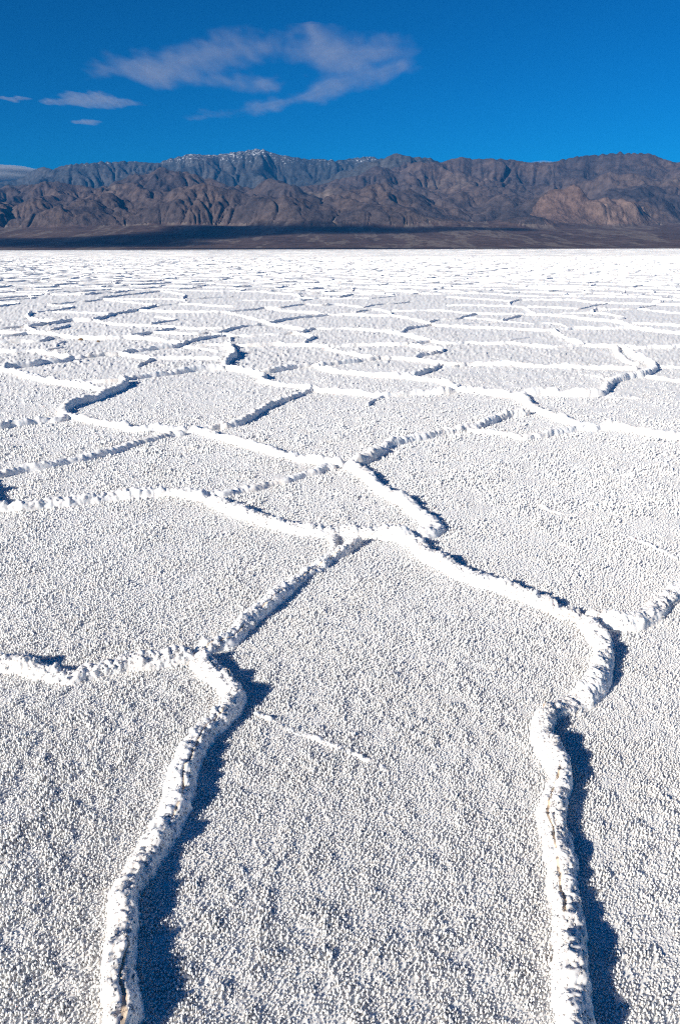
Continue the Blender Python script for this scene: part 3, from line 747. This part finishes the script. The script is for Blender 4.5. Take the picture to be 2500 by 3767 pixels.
# ------------------------------------------------------------------ mountains beyond the flat
# crest lines: (name, distance km, slope of the face, [(sideways per distance, height per distance)])
CRESTS=[
('back',28,0.42,[(-0.4954,0.0895),(-0.4671,0.0869),(-0.4484,0.0839),(-0.4369,0.0835),(-0.4249,0.0862),(-0.4143,0.0919),(-0.3996,0.0993),(-0.3896,0.1022),(-0.3738,0.0992),(-0.3687,0.1013),(-0.3587,0.1042),(-0.3297,0.1067),(-0.2971,0.108),(-0.2665,0.1086),(-0.2458,0.1062),(-0.2284,0.1082),(-0.2185,0.1121),(-0.1972,0.1159),(-0.1895,0.1171),(-0.1726,0.1153),(-0.1443,0.117),(-0.1405,0.1188),(-0.1185,0.1205),(-0.1104,0.1222),(-0.0985,0.1222),(-0.0907,0.1185),(-0.0749,0.115),(-0.0451,0.1109),(-0.0191,0.1103),(-0.0052,0.1085),(0.0108,0.1104),(0.0328,0.113),(0.0407,0.1134),(0.0548,0.1103),(0.0729,0.1026),(0.1213,0.097),(0.1551,0.0952)]),
('hump',23.5,0.4,[(-0.0566,0.0516),(-0.04,0.0627),(-0.0195,0.0755),(0.0108,0.091),(0.0309,0.0987),(0.0528,0.1089),(0.0725,0.1172),(0.0886,0.1141),(0.1026,0.112),(0.1126,0.1125),(0.1328,0.1064),(0.1549,0.0979)]),
('right',20.5,0.38,[(-0.065,0.0422),(-0.0483,0.0543),(-0.0237,0.0673),(0.0109,0.0837),(0.041,0.0905),(0.063,0.0977),(0.0911,0.0986),(0.121,0.1024),(0.1368,0.1064),(0.1401,0.1082),(0.1613,0.1134),(0.1771,0.1094),(0.1848,0.1107),(0.1985,0.1104),(0.2259,0.1094),(0.2539,0.1032),(0.2655,0.105),(0.2809,0.107),(0.2962,0.1096),(0.3095,0.1125),(0.321,0.1139),(0.3348,0.1133),(0.3462,0.1156),(0.3538,0.1168),(0.3831,0.116),(0.4035,0.1163),(0.4169,0.1119),(0.4333,0.1072),(0.447,0.1049),(0.4932,0.1004),(0.5332,0.0968)]),
('leftmid',18.5,0.36,[(-0.5075,0.0774),(-0.4689,0.0773),(-0.4504,0.0728),(-0.4342,0.0767),(-0.4204,0.0786),(-0.3952,0.0794),(-0.3816,0.0797),(-0.3658,0.0819),(-0.3531,0.077),(-0.3418,0.0749),(-0.3138,0.0818),(-0.284,0.0895),(-0.2625,0.093),(-0.2428,0.0976),(-0.226,0.0929),(-0.2031,0.0911),(-0.1848,0.0792),(-0.1698,0.0731),(-0.1475,0.0642),(-0.1416,0.0648),(-0.1177,0.0554),(-0.1018,0.046),(-0.0918,0.0385)]),
('dark',21,0.36,[(-0.5075,0.0774),(-0.4692,0.0755),(-0.4496,0.0772),(-0.4288,0.0855),(-0.4092,0.0879),(-0.3907,0.0834),(-0.3684,0.0779),(-0.3498,0.0726)]),
('leftlow',15.3,0.34,[(-0.5082,0.0739),(-0.4702,0.0703),(-0.4513,0.0681),(-0.4375,0.0689),(-0.4236,0.0595),(-0.4043,0.0586),(-0.3854,0.055),(-0.3609,0.0496),(-0.3382,0.0442),(-0.3136,0.0531),(-0.2962,0.0677),(-0.2835,0.0606),(-0.2779,0.0583),(-0.2581,0.0618),(-0.228,0.0714),(-0.1927,0.0766),(-0.1795,0.0731),(-0.1479,0.058),(-0.1417,0.0629),(-0.1117,0.0536),(-0.0815,0.0385)]),
('midhill',17,0.4,[(-0.128,0.0536),(-0.1174,0.0619),(-0.1006,0.073),(-0.0801,0.0799),(-0.0642,0.0716),(-0.0482,0.0605),(-0.0403,0.0459)]),
('lowright',16,0.34,[(-0.0754,0.0366),(-0.0609,0.0431),(-0.0402,0.0496),(-0.0156,0.0567),(0.0129,0.0613),(0.0312,0.0677),(0.0535,0.0695),(0.0822,0.0602),(0.119,0.0564),(0.1338,0.0474),(0.1444,0.0398)]),
('pyramid',14.2,0.45,[(0.2446,0.0342),(0.2561,0.0407),(0.2716,0.0458),(0.2869,0.0521),(0.3018,0.0612),(0.315,0.0675),(0.3251,0.0657),(0.3422,0.0566),(0.3581,0.0428),(0.3752,0.0354),(0.3946,0.0264),(0.4075,0.0217)]),
('rightmid',17.3,0.42,[(0.3128,0.0525),(0.321,0.067),(0.3391,0.0804),(0.3497,0.0898),(0.3611,0.0785),(0.3994,0.0736),(0.4279,0.0807),(0.4502,0.0869),(0.4946,0.0933),(0.5339,0.0932)]),
('rightlow',15.5,0.36,[(0.1312,0.0492),(0.1431,0.0525),(0.1628,0.0561),(0.1828,0.056),(0.2091,0.0505),(0.2387,0.0554),(0.2551,0.0504),(0.2676,0.0452),(0.2804,0.0378)]),
('farright',15,0.38,[(0.354,0.0432),(0.3733,0.0487),(0.3964,0.0412),(0.413,0.0504),(0.4321,0.0558),(0.4563,0.0521),(0.482,0.0557),(0.5426,0.0519)]),
]

def mountains():
    ncol, nrow = 860, 250
    u = np.linspace(-0.66, 0.66, ncol)
    yk = np.concatenate([np.linspace(8.25, 12.6, 46), np.linspace(12.6, 19.0, 120)[1:], np.linspace(19.0, 31.0, nrow - 165 + 1)[1:]])
    nrow = len(yk)
    U, V = np.meshgrid(u, yk)                       # rows of equal distance
    XK = U * V
    # fans
    t = np.clip((V - 8.25) / 5.0, 0, None)
    fan = 0.40 * t ** 1.3
    fan = np.where(t > 1.0, 0.40 + 0.06 * (1 - np.exp(-(t - 1.0) * 2.0)), fan)
    fan = fan * (0.80 + 0.42 * fbm(XK / 2.6, V / 5.0, 301, 3))
    env = fan.copy()
    wx = (fbm(XK / 3.0, V / 3.0, 311, 4, 0.45) - 0.5) * 1.3
    wy_ = (fbm(XK / 3.0 + 31, V / 3.0, 312, 4, 0.45) - 0.5) * 1.3
    PX = XK + wx; PY = V + wy_
    for name, D, sl, pts in CRESTS:
        pu = np.array([q[0] for q in pts]); pe = np.array([q[1] for q in pts])
        ok = np.concatenate([[True], np.diff(pu) > 1e-4]); pu, pe = pu[ok], pe[ok]
        n_ = max(24, int((pu[-1] - pu[0]) * D / 0.22))
        su = np.linspace(pu[0], pu[-1], n_)
        se = np.interp(su, pu, pe)
        sy = D + (fbm(su * D / 2.2, su * 0 + D, 315, 3) - 0.5) * 1.8
        best_ = np.full(XK.shape, -9.0)
        r0 = np.searchsorted(yk, D - 7.0)
        kk = (fbm(su * D / 1.6, su * 0 + D * 1.7, 316, 2) - 0.5) * 5.0
        for a_, e_, y_, k_ in zip(su, se, sy, kk):
            dy_ = PY[r0:] - y_
            d_ = np.sqrt((PX[r0:] - a_ * y_ + k_ * dy_) ** 2 * (1.0 / (1 + 0.35 * k_ * k_)) + dy_ ** 2)
            hb_ = e_ * y_ - 0.12
            np.maximum(best_[r0:], 0.12 + hb_ * np.exp(-d_ * sl * 1.25 / hb_) - 0.05 * d_, out=best_[r0:])
        env = np.maximum(env, best_)
    z = env * 1000.0
    rough0 = (np.abs(2 * fbm(XK / 0.42, V / 0.42, 324, 3) - 1) - 0.4)
    rock = np.clip((env - fan) / 0.18, 0, 1)
    z += rock * (0.55 - np.abs(2 * fbm(XK / 1.9, V / 1.9, 321, 5, 0.5) - 1)) * 440
    z += rock * (0.22 - np.abs(2 * fbm(XK / 0.75 + V / 2.0, V / 0.9, 325, 3, 0.5) - 1)) * 170
    z += (fbm(XK / 0.2, V / 0.2, 322, 3) - 0.5) * 14 * rock - rough0 * 75 * rock + vnoise(XK / 0.07, V / 0.07, 323) * 4
    # stream carving
    dxr = (yk * (u[1] - u[0]) * 1000.0)
    dyr = np.gradient(yk) * 1000.0
    N = nrow * ncol
    area = np.repeat((dxr * dyr)[:, None], ncol, 1).ravel()
    idx = np.arange(N).reshape(nrow, ncol)
    nb = [(-1, 0), (1, 0), (0, -1), (0, 1), (-1, -1), (-1, 1), (1, -1), (1, 1)]
    edge = np.zeros((nrow, ncol), bool)
    edge[0, :] = True; edge[-1, :] = True
    rocky = (rock > 0.02)
    for it in range(10):
        # raise pits to their rims
        if it in (0, 3, 6):
            zl = z.ravel().tolist()
            done = bytearray(N)
            hp = []
            for k in idx[0].tolist() + idx[-1].tolist() + idx[:, 0].tolist() + idx[:, -1].tolist():
                if not done[k]:
                    done[k] = 1; hp.append((zl[k], k))
            heapq.heapify(hp)
            while hp:
                zz, k = heapq.heappop(hp)
                c = k % ncol
                for m in (k - ncol, k + ncol, k - 1 if c else -1, k + 1 if c < ncol - 1 else -1):
                    if 0 <= m < N and not done[m]:
                        done[m] = 1
                        if zl[m] < zz + 0.4:
                            zl[m] = zz + 0.4
                        heapq.heappush(hp, (zl[m], m))
            z = np.array(zl).reshape(nrow, ncol)
        best = np.zeros((nrow, ncol)); rec = idx.copy(); rl = np.ones((nrow, ncol))
        for dr, dc in nb:
            zs = np.full((nrow, ncol), 1e9)
            r0, r1 = max(0, -dr), nrow - max(0, dr); c0, c1 = max(0, -dc), ncol - max(0, dc)
            zs[r0:r1, c0:c1] = z[r0 + dr:r1 + dr, c0 + dc:c1 + dc]
            ln = np.sqrt((dr * dyr[:, None]) ** 2 + (dc * dxr[:, None]) ** 2) + np.zeros((nrow, ncol))
            s_ = (z - zs) / ln
            up = s_ > best
            best[up] = s_[up]; rec[up] = (idx + dr * ncol + dc)[up]; rl[up] = ln[up]
        od = np.argsort(z.ravel())
        recl = rec.ravel().tolist(); A = area.tolist()
        for k in od[::-1].tolist():
            r = recl[k]
            if r != k:
                A[r] += A[k]
        Aa = np.array(A)
        kf = (0.055 * np.sqrt(Aa) / rl.ravel()) * np.where(rocky.ravel(), 1.0, 0.012)
        kf = np.minimum(kf, 2.5) * np.clip(3.2 * fbm(XK / 2.2, V / 2.2, 341, 3) - 0.95, 0.08, 2.2).ravel()
        zl = z.ravel().tolist(); kl = kf.tolist()
        for k in od.tolist():
            r = recl[k]
            if r != k:
                zl[k] = (zl[k] + kl[k] * zl[r]) / (1 + kl[k])
        z = np.array(zl).reshape(nrow, ncol)
        # hillslope creep
        lap = np.zeros_like(z)
        lap[1:-1, 1:-1] = (z[2:, 1:-1] + z[:-2, 1:-1] + z[1:-1, 2:] + z[1:-1, :-2]) / 4 - z[1:-1, 1:-1]
        z = z + 0.010 * lap
    # bring each stretch of the skyline back to its height
    tan_now = (z / (V * 1000)).max(axis=0)
    allu = np.zeros(ncol)
    for name, D, sl, pts in CRESTS:
        pu = np.array([q[0] for q in pts]); pe = np.array([q[1] for q in pts])
        ok = np.concatenate([[True], np.diff(pu) > 1e-4]); pu, pe = pu[ok], pe[ok]
        allu = np.maximum(allu, np.interp(u, pu, pe, left=0, right=0))
    f = np.clip(allu / np.maximum(tan_now, 1e-3), 0.9, 1.6)
    f = np.convolve(np.pad(f, 4, 'edge'), np.ones(9) / 9, 'valid')
    z = z * (1 + (f[None, :] - 1) * np.clip((z / (V * 1000) - 0.028) / 0.03, 0, 1))
    # finer sheet with small relief on the rock
    k = 1.4
    rr = np.linspace(0, nrow - 1, int((nrow - 1) * k) + 1); cc = np.linspace(0, ncol - 1, ncol)
    def up(a):
        i = np.minimum(rr.astype(int), nrow - 2); fr_ = (rr - i)[:, None]
        a = a[i] * (1 - fr_) + a[i + 1] * fr_
        j = np.minimum(cc.astype(int), ncol - 2); fc_ = (cc - j)[None, :]
        return a[:, j] * (1 - fc_) + a[:, j + 1] * fc_
    z, XK, V, rock, fan = up(z), up(XK), up(V), up(rock), up(fan)
    rk = np.clip((z / 1000 - fan) / 0.10, 0, 1)
    rid = 1 - np.abs(2 * fbm(XK / 0.16, V / 0.16, 351, 3) - 1)
    z = z + rk * ((rid - 0.7) * 24 + (fbm(XK / 0.05, V / 0.05, 352, 2) - 0.5) * 10)
    z = z + (1 - rk) * (fbm(XK / 0.5, V / 0.9, 353, 4) - 0.5) * 14 * np.clip((V - 8.3) / 1.0, 0, 1)
    z[0, :] = -3.0
    return np.stack([XK * 1000, V * 1000, z], -1), rk

def rock_mat(name, stops, snow=None, wash=None, rough=55.0):
    m, n, l, b = new_mat(name)
    geo = n.new('ShaderNodeNewGeometry')
    pos = geo.outputs['Position']
    sep = n.new('ShaderNodeSeparateXYZ'); l.new(pos, sep.inputs['Vector'])
    f = noise_node(n, l, pos, 0.00055, 6, 0.62)
    r = n.new('ShaderNodeValToRGB')
    while len(r.color_ramp.elements) < len(stops):
        r.color_ramp.elements.new(0.5)
    for e, (p, c) in zip(r.color_ramp.elements, stops):
        e.position = p; e.color = (*c, 1)
    l.new(f, r.inputs['Fac'])
    col = r.outputs['Color']
    f2 = noise_node(n, l, pos, 0.006, 5, 0.65)
    col = mix(n, l, 1.0, col, ramp(n, l, f2, (0.32, 0.55), (0.68, 1.35)), 'MULTIPLY')
    if snow:
        z0, z1 = snow
        fine = noise_node(n, l, pos, 0.012, 5, 0.7)
        mr = n.new('ShaderNodeMapRange')
        mr.inputs['From Min'].default_value = z0; mr.inputs['From Max'].default_value = z1
        l.new(sep.outputs['Z'], mr.inputs['Value'])
        ad = n.new('ShaderNodeMath'); ad.operation = 'MULTIPLY_ADD'
        l.new(fine, ad.inputs[0]); ad.inputs[1].default_value = 2.2; ad.inputs[2].default_value = -1.25
        ad2 = n.new('ShaderNodeMath'); ad2.operation = 'ADD'
        l.new(ad.outputs[0], ad2.inputs[0]); l.new(mr.outputs['Result'], ad2.inputs[1])
        s = ramp(n, l, ad2.outputs[0], (0.45, 0.0), (0.75, 0.8))
        col = mix(n, l, s, col, (0.72, 0.75, 0.8))
    if wash:
        mp = n.new('ShaderNodeMapping'); l.new(pos, mp.inputs['Vector'])
        mp.inputs['Scale'].default_value = (1.0, 0.22, 0.0)
        w1 = noise_node(n, l, mp.outputs['Vector'], 0.0022, 7, 0.62)
        s = ramp(n, l, w1, (0.52, 0.0), (0.56, 0.75), (0.62, 0.1))
        col = mix(n, l, s, col, wash)
    bh = noise_node(n, l, pos, 0.012, 6, 0.68)
    bp = n.new('ShaderNodeBump'); bp.inputs['Strength'].default_value = 0.8; bp.inputs['Distance'].default_value = rough
    l.new(bh, bp.inputs['Height']); l.new(bp.outputs['Normal'], b.inputs['Normal'])
    l.new(col, b.inputs['Base Color'])
    b.inputs['Roughness'].default_value = 0.95
    b.inputs['Specular IOR Level'].default_value = 0.05
    return m

M_brown = rock_mat('brown_rock', [(0.30, (0.048, 0.042, 0.048)), (0.46, (0.080, 0.064, 0.064)), (0.58, (0.112, 0.082, 0.072)), (0.70, (0.155, 0.122, 0.104))])
M_snowy = rock_mat('snowy_rock', [(0.30, (0.038, 0.044, 0.050)), (0.5, (0.062, 0.064, 0.068)), (0.70, (0.095, 0.088, 0.086))], snow=(2250, 3900))
M_red = rock_mat('reddish_rock', [(0.30, (0.11, 0.078, 0.070)), (0.5, (0.165, 0.110, 0.090)), (0.70, (0.22, 0.155, 0.125))])
M_fan = rock_mat('fan_gravel', [(0.30, (0.066, 0.046, 0.044)), (0.5, (0.094, 0.066, 0.060)), (0.70, (0.125, 0.090, 0.078))], wash=(0.20, 0.165, 0.14), rough=12.0)

mco, mrk = mountains()
nr_m, nc_m = mrk.shape
MQ = grid_quads(nr_m, nc_m)
cen = mco.reshape(-1, 3)[MQ[:, 0]]
uc = cen[:, 0] / cen[:, 1]
is_fan = mrk.ravel()[MQ[:, 0]] < 0.35
limit = np.where(uc < 0.03, 20.5, 22.0) * 1000 + (fbm(cen[:, 0] / 1500, cen[:, 1] / 1500, 361, 3) - 0.5) * 1500
is_back = (cen[:, 1] > limit) & ~is_fan
wob_ = (fbm(cen[:, 0] / 700, cen[:, 1] / 700, 362, 3) - 0.5) * 1.0
is_pyr = (~is_fan) & ((((uc - 0.345) / 0.085) ** 2 + ((cen[:, 1] - 13700) / 1700) ** 2 + wob_) < 1)
is_back = is_back | (is_fan & (cen[:, 1] > 20000))
is_fan = is_fan & ~is_back
rest = ~(is_fan | is_back | is_pyr)
for nm, sel, mt in (('alluvial_fan', is_fan, M_fan), ('snowy_mountains', is_back, M_snowy), ('reddish_hill', is_pyr, M_red), ('brown_mountains', rest, M_brown)):
    c_, q_ = sub_mesh(mco.reshape(-1, 3), MQ[sel])
    link(nm, mesh_from(nm, c_, q_, mt), kind='structure')
# ground behind the mountains
back_land = mesh_from('desert_ground', np.array([(-90000, 8600, -6), (90000, 8600, -6), (90000, 120000, -6), (-90000, 120000, -6)], float), [(0, 1, 2, 3)], M_fan)
link('desert_ground', back_land, kind='structure')

# ------------------------------------------------------------------ air
def haze():
    m = bpy.data.materials.new('haze_air'); m.use_nodes = True
    n = m.node_tree.nodes; l = m.node_tree.links
    n.clear()
    o = n.new('ShaderNodeOutputMaterial'); v = n.new('ShaderNodeVolumePrincipled')
    v.inputs['Color'].default_value = HAZE_COL
    v.inputs['Density'].default_value = HAZE_DENS
    v.inputs['Anisotropy'].default_value = 0.0
    l.new(v.outputs['Volume'], o.inputs['Volume'])
    x, y0, y1, z0, z1 = 30000, -9000, 32500, -40, 4000
    co = [(sx * x, y, z) for z in (z0, z1) for sx, y in ((-1, y0), (1, y0), (1, y1), (-1, y1))]
    q = [(3, 2, 1, 0), (4, 5, 6, 7), (0, 1, 5, 4), (1, 2, 6, 5), (2, 3, 7, 6), (3, 0, 4, 7)]
    link('haze', mesh_from('haze', np.array(co, float), q, m, smooth=False), kind='stuff')
HAZE_COL = (0.03, 0.36, 0.95, 1)
HAZE_DENS = 1.2e-5
USE_HAZE = True
if USE_HAZE:
    haze()

# ------------------------------------------------------------------ clouds
def cloud_mat(name, alpha, breakup=0.6, scale=0.0009):
    m = bpy.data.materials.new(name); m.use_nodes = True
    n = m.node_tree.nodes; l = m.node_tree.links
    n.clear()
    out = n.new('ShaderNodeOutputMaterial')
    tr = n.new('ShaderNodeBsdfTransparent'); df = n.new('ShaderNodeBsdfDiffuse'); tl = n.new('ShaderNodeBsdfTranslucent')
    df.inputs['Color'].default_value = (0.85, 0.85, 0.88, 1); tl.inputs['Color'].default_value = (0.85, 0.85, 0.88, 1)
    a1 = n.new('ShaderNodeMixShader'); a1.inputs[0].default_value = 0.5
    l.new(df.outputs[0], a1.inputs[1]); l.new(tl.outputs[0], a1.inputs[2])
    at = n.new('ShaderNodeAttribute'); at.attribute_name = 'vapour'
    pos = n.new('ShaderNodeNewGeometry').outputs['Position']
    mp = n.new('ShaderNodeMapping'); mp.inputs['Scale'].default_value = (1.0, 0.5, 1.0); mp.inputs['Rotation'].default_value = (0, 0, 0.5)
    l.new(pos, mp.inputs['Vector'])
    f = noise_node(n, l, mp.outputs['Vector'], scale, 7, 0.62)
    r = ramp(n, l, f, (0.30, 1.0 - breakup), (0.66, 1.0))
    mu = n.new('ShaderNodeMath'); mu.operation = 'MULTIPLY'; l.new(at.outputs['Fac'], mu.inputs[0]); l.new(r, mu.inputs[1])
    m2 = n.new('ShaderNodeMath'); m2.operation = 'MULTIPLY'; l.new(mu.outputs[0], m2.inputs[0]); m2.inputs[1].default_value = alpha
    mxs = n.new('ShaderNodeMixShader')
    l.new(m2.outputs[0], mxs.inputs[0]); l.new(tr.outputs[0], mxs.inputs[1]); l.new(a1.outputs[0], mxs.inputs[2])
    l.new(mxs.outputs[0], out.inputs['Surface'])
    return m

def inside_dist(P, poly):
    """Signed distance of points to a polygon (positive inside)."""
    x, y = P[:, 0], P[:, 1]
    ins = np.zeros(len(x), bool); d = np.full(len(x), 1e18)
    for i in range(len(poly)):
        ax, ay = poly[i]; bx, by = poly[(i + 1) % len(poly)]
        c = ((ay > y) != (by > y)) & (x < (bx - ax) * (y - ay) / (by - ay + 1e-12) + ax)
        ins ^= c
        t = np.clip(((x - ax) * (bx - ax) + (y - ay) * (by - ay)) / ((bx - ax) ** 2 + (by - ay) ** 2 + 1e-12), 0, 1)
        d = np.minimum(d, np.hypot(x - ax - t * (bx - ax), y - ay - t * (by - ay)))
    return np.where(ins, d, -d)

def cloud_layer(poly, alt, fade, thick, mat, label, seed, n=(150, 60), stretch=1.0):
    """A flat cloud bank at one altitude: closed shell, thick in the middle and thinning to nothing at its ragged rim.
    poly: outline in metres on the ground plan."""
    polys = [np.array(p_, float) for p_ in (poly if isinstance(poly[0], list) else [poly])]
    poly = np.vstack(polys)
    lo, hi = poly.min(0) - fade, poly.max(0) + fade
    gx, gy = np.meshgrid(np.linspace(lo[0], hi[0], n[0]), np.linspace(lo[1], hi[1], n[1]))
    P = np.stack([gx.ravel(), gy.ravel() ], 1)
    wob = (fbm(P[:, 0] / (fade * 2.2), P[:, 1] / (fade * 2.2 * stretch), seed, 5, 0.6) - 0.5) * 2.2 * fade
    P2 = P.copy(); P2[:, 1] /= stretch
    sd = np.max([inside_dist(P2, p_ / np.array([1.0, stretch])) for p_ in polys], axis=0) + wob
    den = np.clip((sd + 0.35 * fade) / (1.2 * fade), 0, 1)
    den = den * den * (3 - 2 * den) * (0.55 + 0.45 * np.clip(sd / (3 * fade), 0, 1))
    t = thick * den * (0.6 + 0.8 * fbm(P[:, 0] / fade, P[:, 1] / (fade * stretch), seed + 9, 4))
    top = np.stack([P[:, 0], P[:, 1], alt + t * 0.6], 1); bot = np.stack([P[:, 0], P[:, 1], alt - t * 0.4], 1)
    q = grid_quads(n[1], n[0])
    live = (den.reshape(-1)[q] > 0.004).any(1)
    q = q[live]
    ctr = np.array([P[:, 0].mean(), P[:, 1].mean(), alt])
    co_ = np.vstack([top, bot]) - ctr
    qq = np.vstack([q, q[:, ::-1] + len(P)])
    u_, inv = np.unique(qq.ravel(), return_inverse=True)
    me = mesh_from('cloud', co_[u_], inv.reshape(-1, 4), mat)
    at = me.attributes.new('vapour', 'FLOAT', 'POINT')
    at.data.foreach_set('value', np.concatenate([den, den])[u_].astype(np.float32))
    o = link('cloud', me, label=label, category='cloud', group='clouds in the sky')
    o.location = ctr
    return o

M_wisp = cloud_mat('thin_cloud', 0.38, 0.62, 0.0008)
M_thick = cloud_mat('thick_cloud', 0.93, 0.35, 0.0006)
ALT = 7000.0
def sky_poly(q):
    return [(u_ * ALT / e_, ALT / e_) for u_, e_ in q]
C1 = [[(-0.3265, 0.1976), (-0.2926, 0.2278), (-0.2647, 0.2355), (-0.2276, 0.229), (-0.173, 0.2367), (-0.119, 0.2398), (-0.0759, 0.241), (-0.0682, 0.2296), (-0.12, 0.2205), (-0.1696, 0.209), (-0.2087, 0.1982), (-0.2475, 0.1941), (-0.2794, 0.2022)], [(-0.1903, 0.1559), (-0.145, 0.1675), (-0.0892, 0.1765), (-0.0447, 0.1922), (0.0102, 0.2062), (0.086, 0.2237), (0.0918, 0.2107), (0.054, 0.1976), (0.0102, 0.1892), (-0.034, 0.173), (-0.0785, 0.1674), (-0.1232, 0.1611)], [(-0.0735, 0.2319), (-0.0327, 0.2514), (0.0101, 0.2431), (0.064, 0.2362), (0.0886, 0.2269), (0.0427, 0.2164), (-0.0116, 0.2109), (-0.0549, 0.2194)], [(-0.1647, 0.2019), (-0.0992, 0.1994), (-0.0444, 0.204), (-0.0724, 0.1851), (-0.1216, 0.19)]]
C2 = [(-0.3767, 0.1748), (-0.3474, 0.1857), (-0.3085, 0.189), (-0.2765, 0.1808), (-0.2471, 0.1721), (-0.289, 0.1688), (-0.3331, 0.1699)]
C3 = [(-0.3467, 0.1529), (-0.3266, 0.1572), (-0.3063, 0.1542), (-0.3193, 0.1494)]
C4 = [(-0.4408, 0.1811), (-0.4085, 0.1825), (-0.3902, 0.1796), (-0.4096, 0.1763)]
cloud_layer([sky_poly(q) for q in C1], ALT, 900, 260, M_wisp, 'large wispy cloud of two strands across the middle of the sky', 901, (190, 150), 3.0)
cloud_layer(sky_poly(C2), ALT, 330, 200, M_wisp, 'small flat cloud wisp left of and below the large wispy cloud', 911, (120, 120), 3.0)
cloud_layer(sky_poly(C3), ALT, 220, 120, M_wisp, 'tiny faint cloud fleck beneath the small flat wisp', 921, (60, 60), 3.0)
cloud_layer(sky_poly(C4), ALT, 220, 120, M_wisp, 'faint short cloud streak by the left edge of the sky', 931, (60, 60), 3.0)
# cloud banks high over the flat; they throw the dark bands across the foot of the mountains
CALT = 4700.0
def over(pts, z):
    k = (CALT - z) / math.tan(SUN_ELEV)
    return [((fx - 784) * 0.000593 * v * 1000 - k * math.sin(SUN_AZ), v * 1000 - k * math.cos(SUN_AZ)) for fx, v in pts]
cloud_layer(over([(-260, 8.9), (-260, 10.9), (100, 11.0), (250, 11.6), (400, 12.5), (470, 13.8), (640, 13.8), (800, 13.2), (1000, 12.75), (1250, 12.35), (1250, 11.95), (1000, 11.75), (800, 11.5), (620, 11.1), (470, 10.4), (440, 9.2), (300, 8.6)], 170), CALT, 230, 260, M_thick,
            'broad cloud bank overhead shading the foot of the mountains', 941, (120, 90), 1.0)
cloud_layer(over([(300, 8.35), (300, 8.62), (700, 8.68), (1150, 8.6), (1350, 8.45), (1150, 8.36), (700, 8.32)], 10), CALT, 90, 150, M_thick,
            'narrow cloud streak overhead shading the far rim of the flat', 951, (110, 36), 1.0)

def cloud_bank(u0, u1, e0, e1, dist, label, dens, seed):
    """A rounded bank of cloud behind the crest, a closed body filled with vapour."""
    import bmesh
    bm = bmesh.new()
    bmesh.ops.create_icosphere(bm, subdivisions=5, radius=1.0)
    c = np.array([v.co[:] for v in bm.verts])
    rx = (u1 - u0) * dist / 2; rz = (e1 - e0) * dist / 2
    k = 0.78 + 0.45 * fbm(c[:, 0] * 3 + 5, c[:, 2] * 2.2 + c[:, 1] * 2, seed, 4)
    c = c * k[:, None] * np.array([rx, 900.0, rz])
    for v, p in zip(bm.verts, c):
        v.co = p
    for f in bm.faces:
        f.smooth = True
    me = bpy.data.meshes.new('cloud'); bm.to_mesh(me); bm.free()
    m = bpy.data.materials.new('cloud_vapour'); m.use_nodes = True
    n = m.node_tree.nodes; l = m.node_tree.links; n.clear()
    out = n.new('ShaderNodeOutputMaterial'); v = n.new('ShaderNodeVolumePrincipled')
    v.inputs['Color'].default_value = (0.95, 0.95, 0.95, 1); v.inputs['Density'].default_value = dens
    v.inputs['Anisotropy'].default_value = 0.2
    l.new(v.outputs['Volume'], out.inputs['Volume'])
    me.materials.append(m)
    o = link('cloud', me, label=label, category='cloud', group='clouds in the sky')
    o.location = ((u0 + u1) / 2 * dist, dist, (e0 + e1) / 2 * dist)
cloud_bank(-0.62, -0.385, 0.078, 0.106, 36000, 'white cloud bank lying on the mountain crest at the left edge', 0.005, 961)
cloud_bank(0.248, 0.282, 0.099, 0.1068, 36000, 'small pale cloud peeping over the mountain crest right of the middle', 0.0006, 971)

# ------------------------------------------------------------------ two brown clods on a left plate
def clod(x, y, r, seed, label):
    import bmesh
    bm = bmesh.new(); bmesh.ops.create_icosphere(bm, subdivisions=3, radius=1.0)
    c = np.array([v.co[:] for v in bm.verts])
    k = 0.7 + 0.6 * fbm(c[:, 0] * 1.6 + 3, c[:, 1] * 1.6 + c[:, 2] * 1.3, seed, 3)
    c = c * k[:, None] * np.array([r * 1.3, r, r * 0.75])
    for v, p in zip(bm.verts, c):
        v.co = p
    me = bpy.data.meshes.new('mud_clod'); bm.to_mesh(me); bm.free()
    me.materials.append(M_clod)
    o = link('mud_clod', me, label=label, category='clod', group='brown mud clods on the salt')
    o.location = (x, y, r * 0.5)
M_clod = salt_mat('mud', (0.20, 0.13, 0.08), (0.11, 0.07, 0.04), 0.8)
clod(-4.293, 11.627, 0.03, 545, 'brown mud clod on a white plate at the left, larger of the two')
clod(-3.928, 11.385, 0.02, 660, 'smaller brown mud clod right of the other on the left plate')
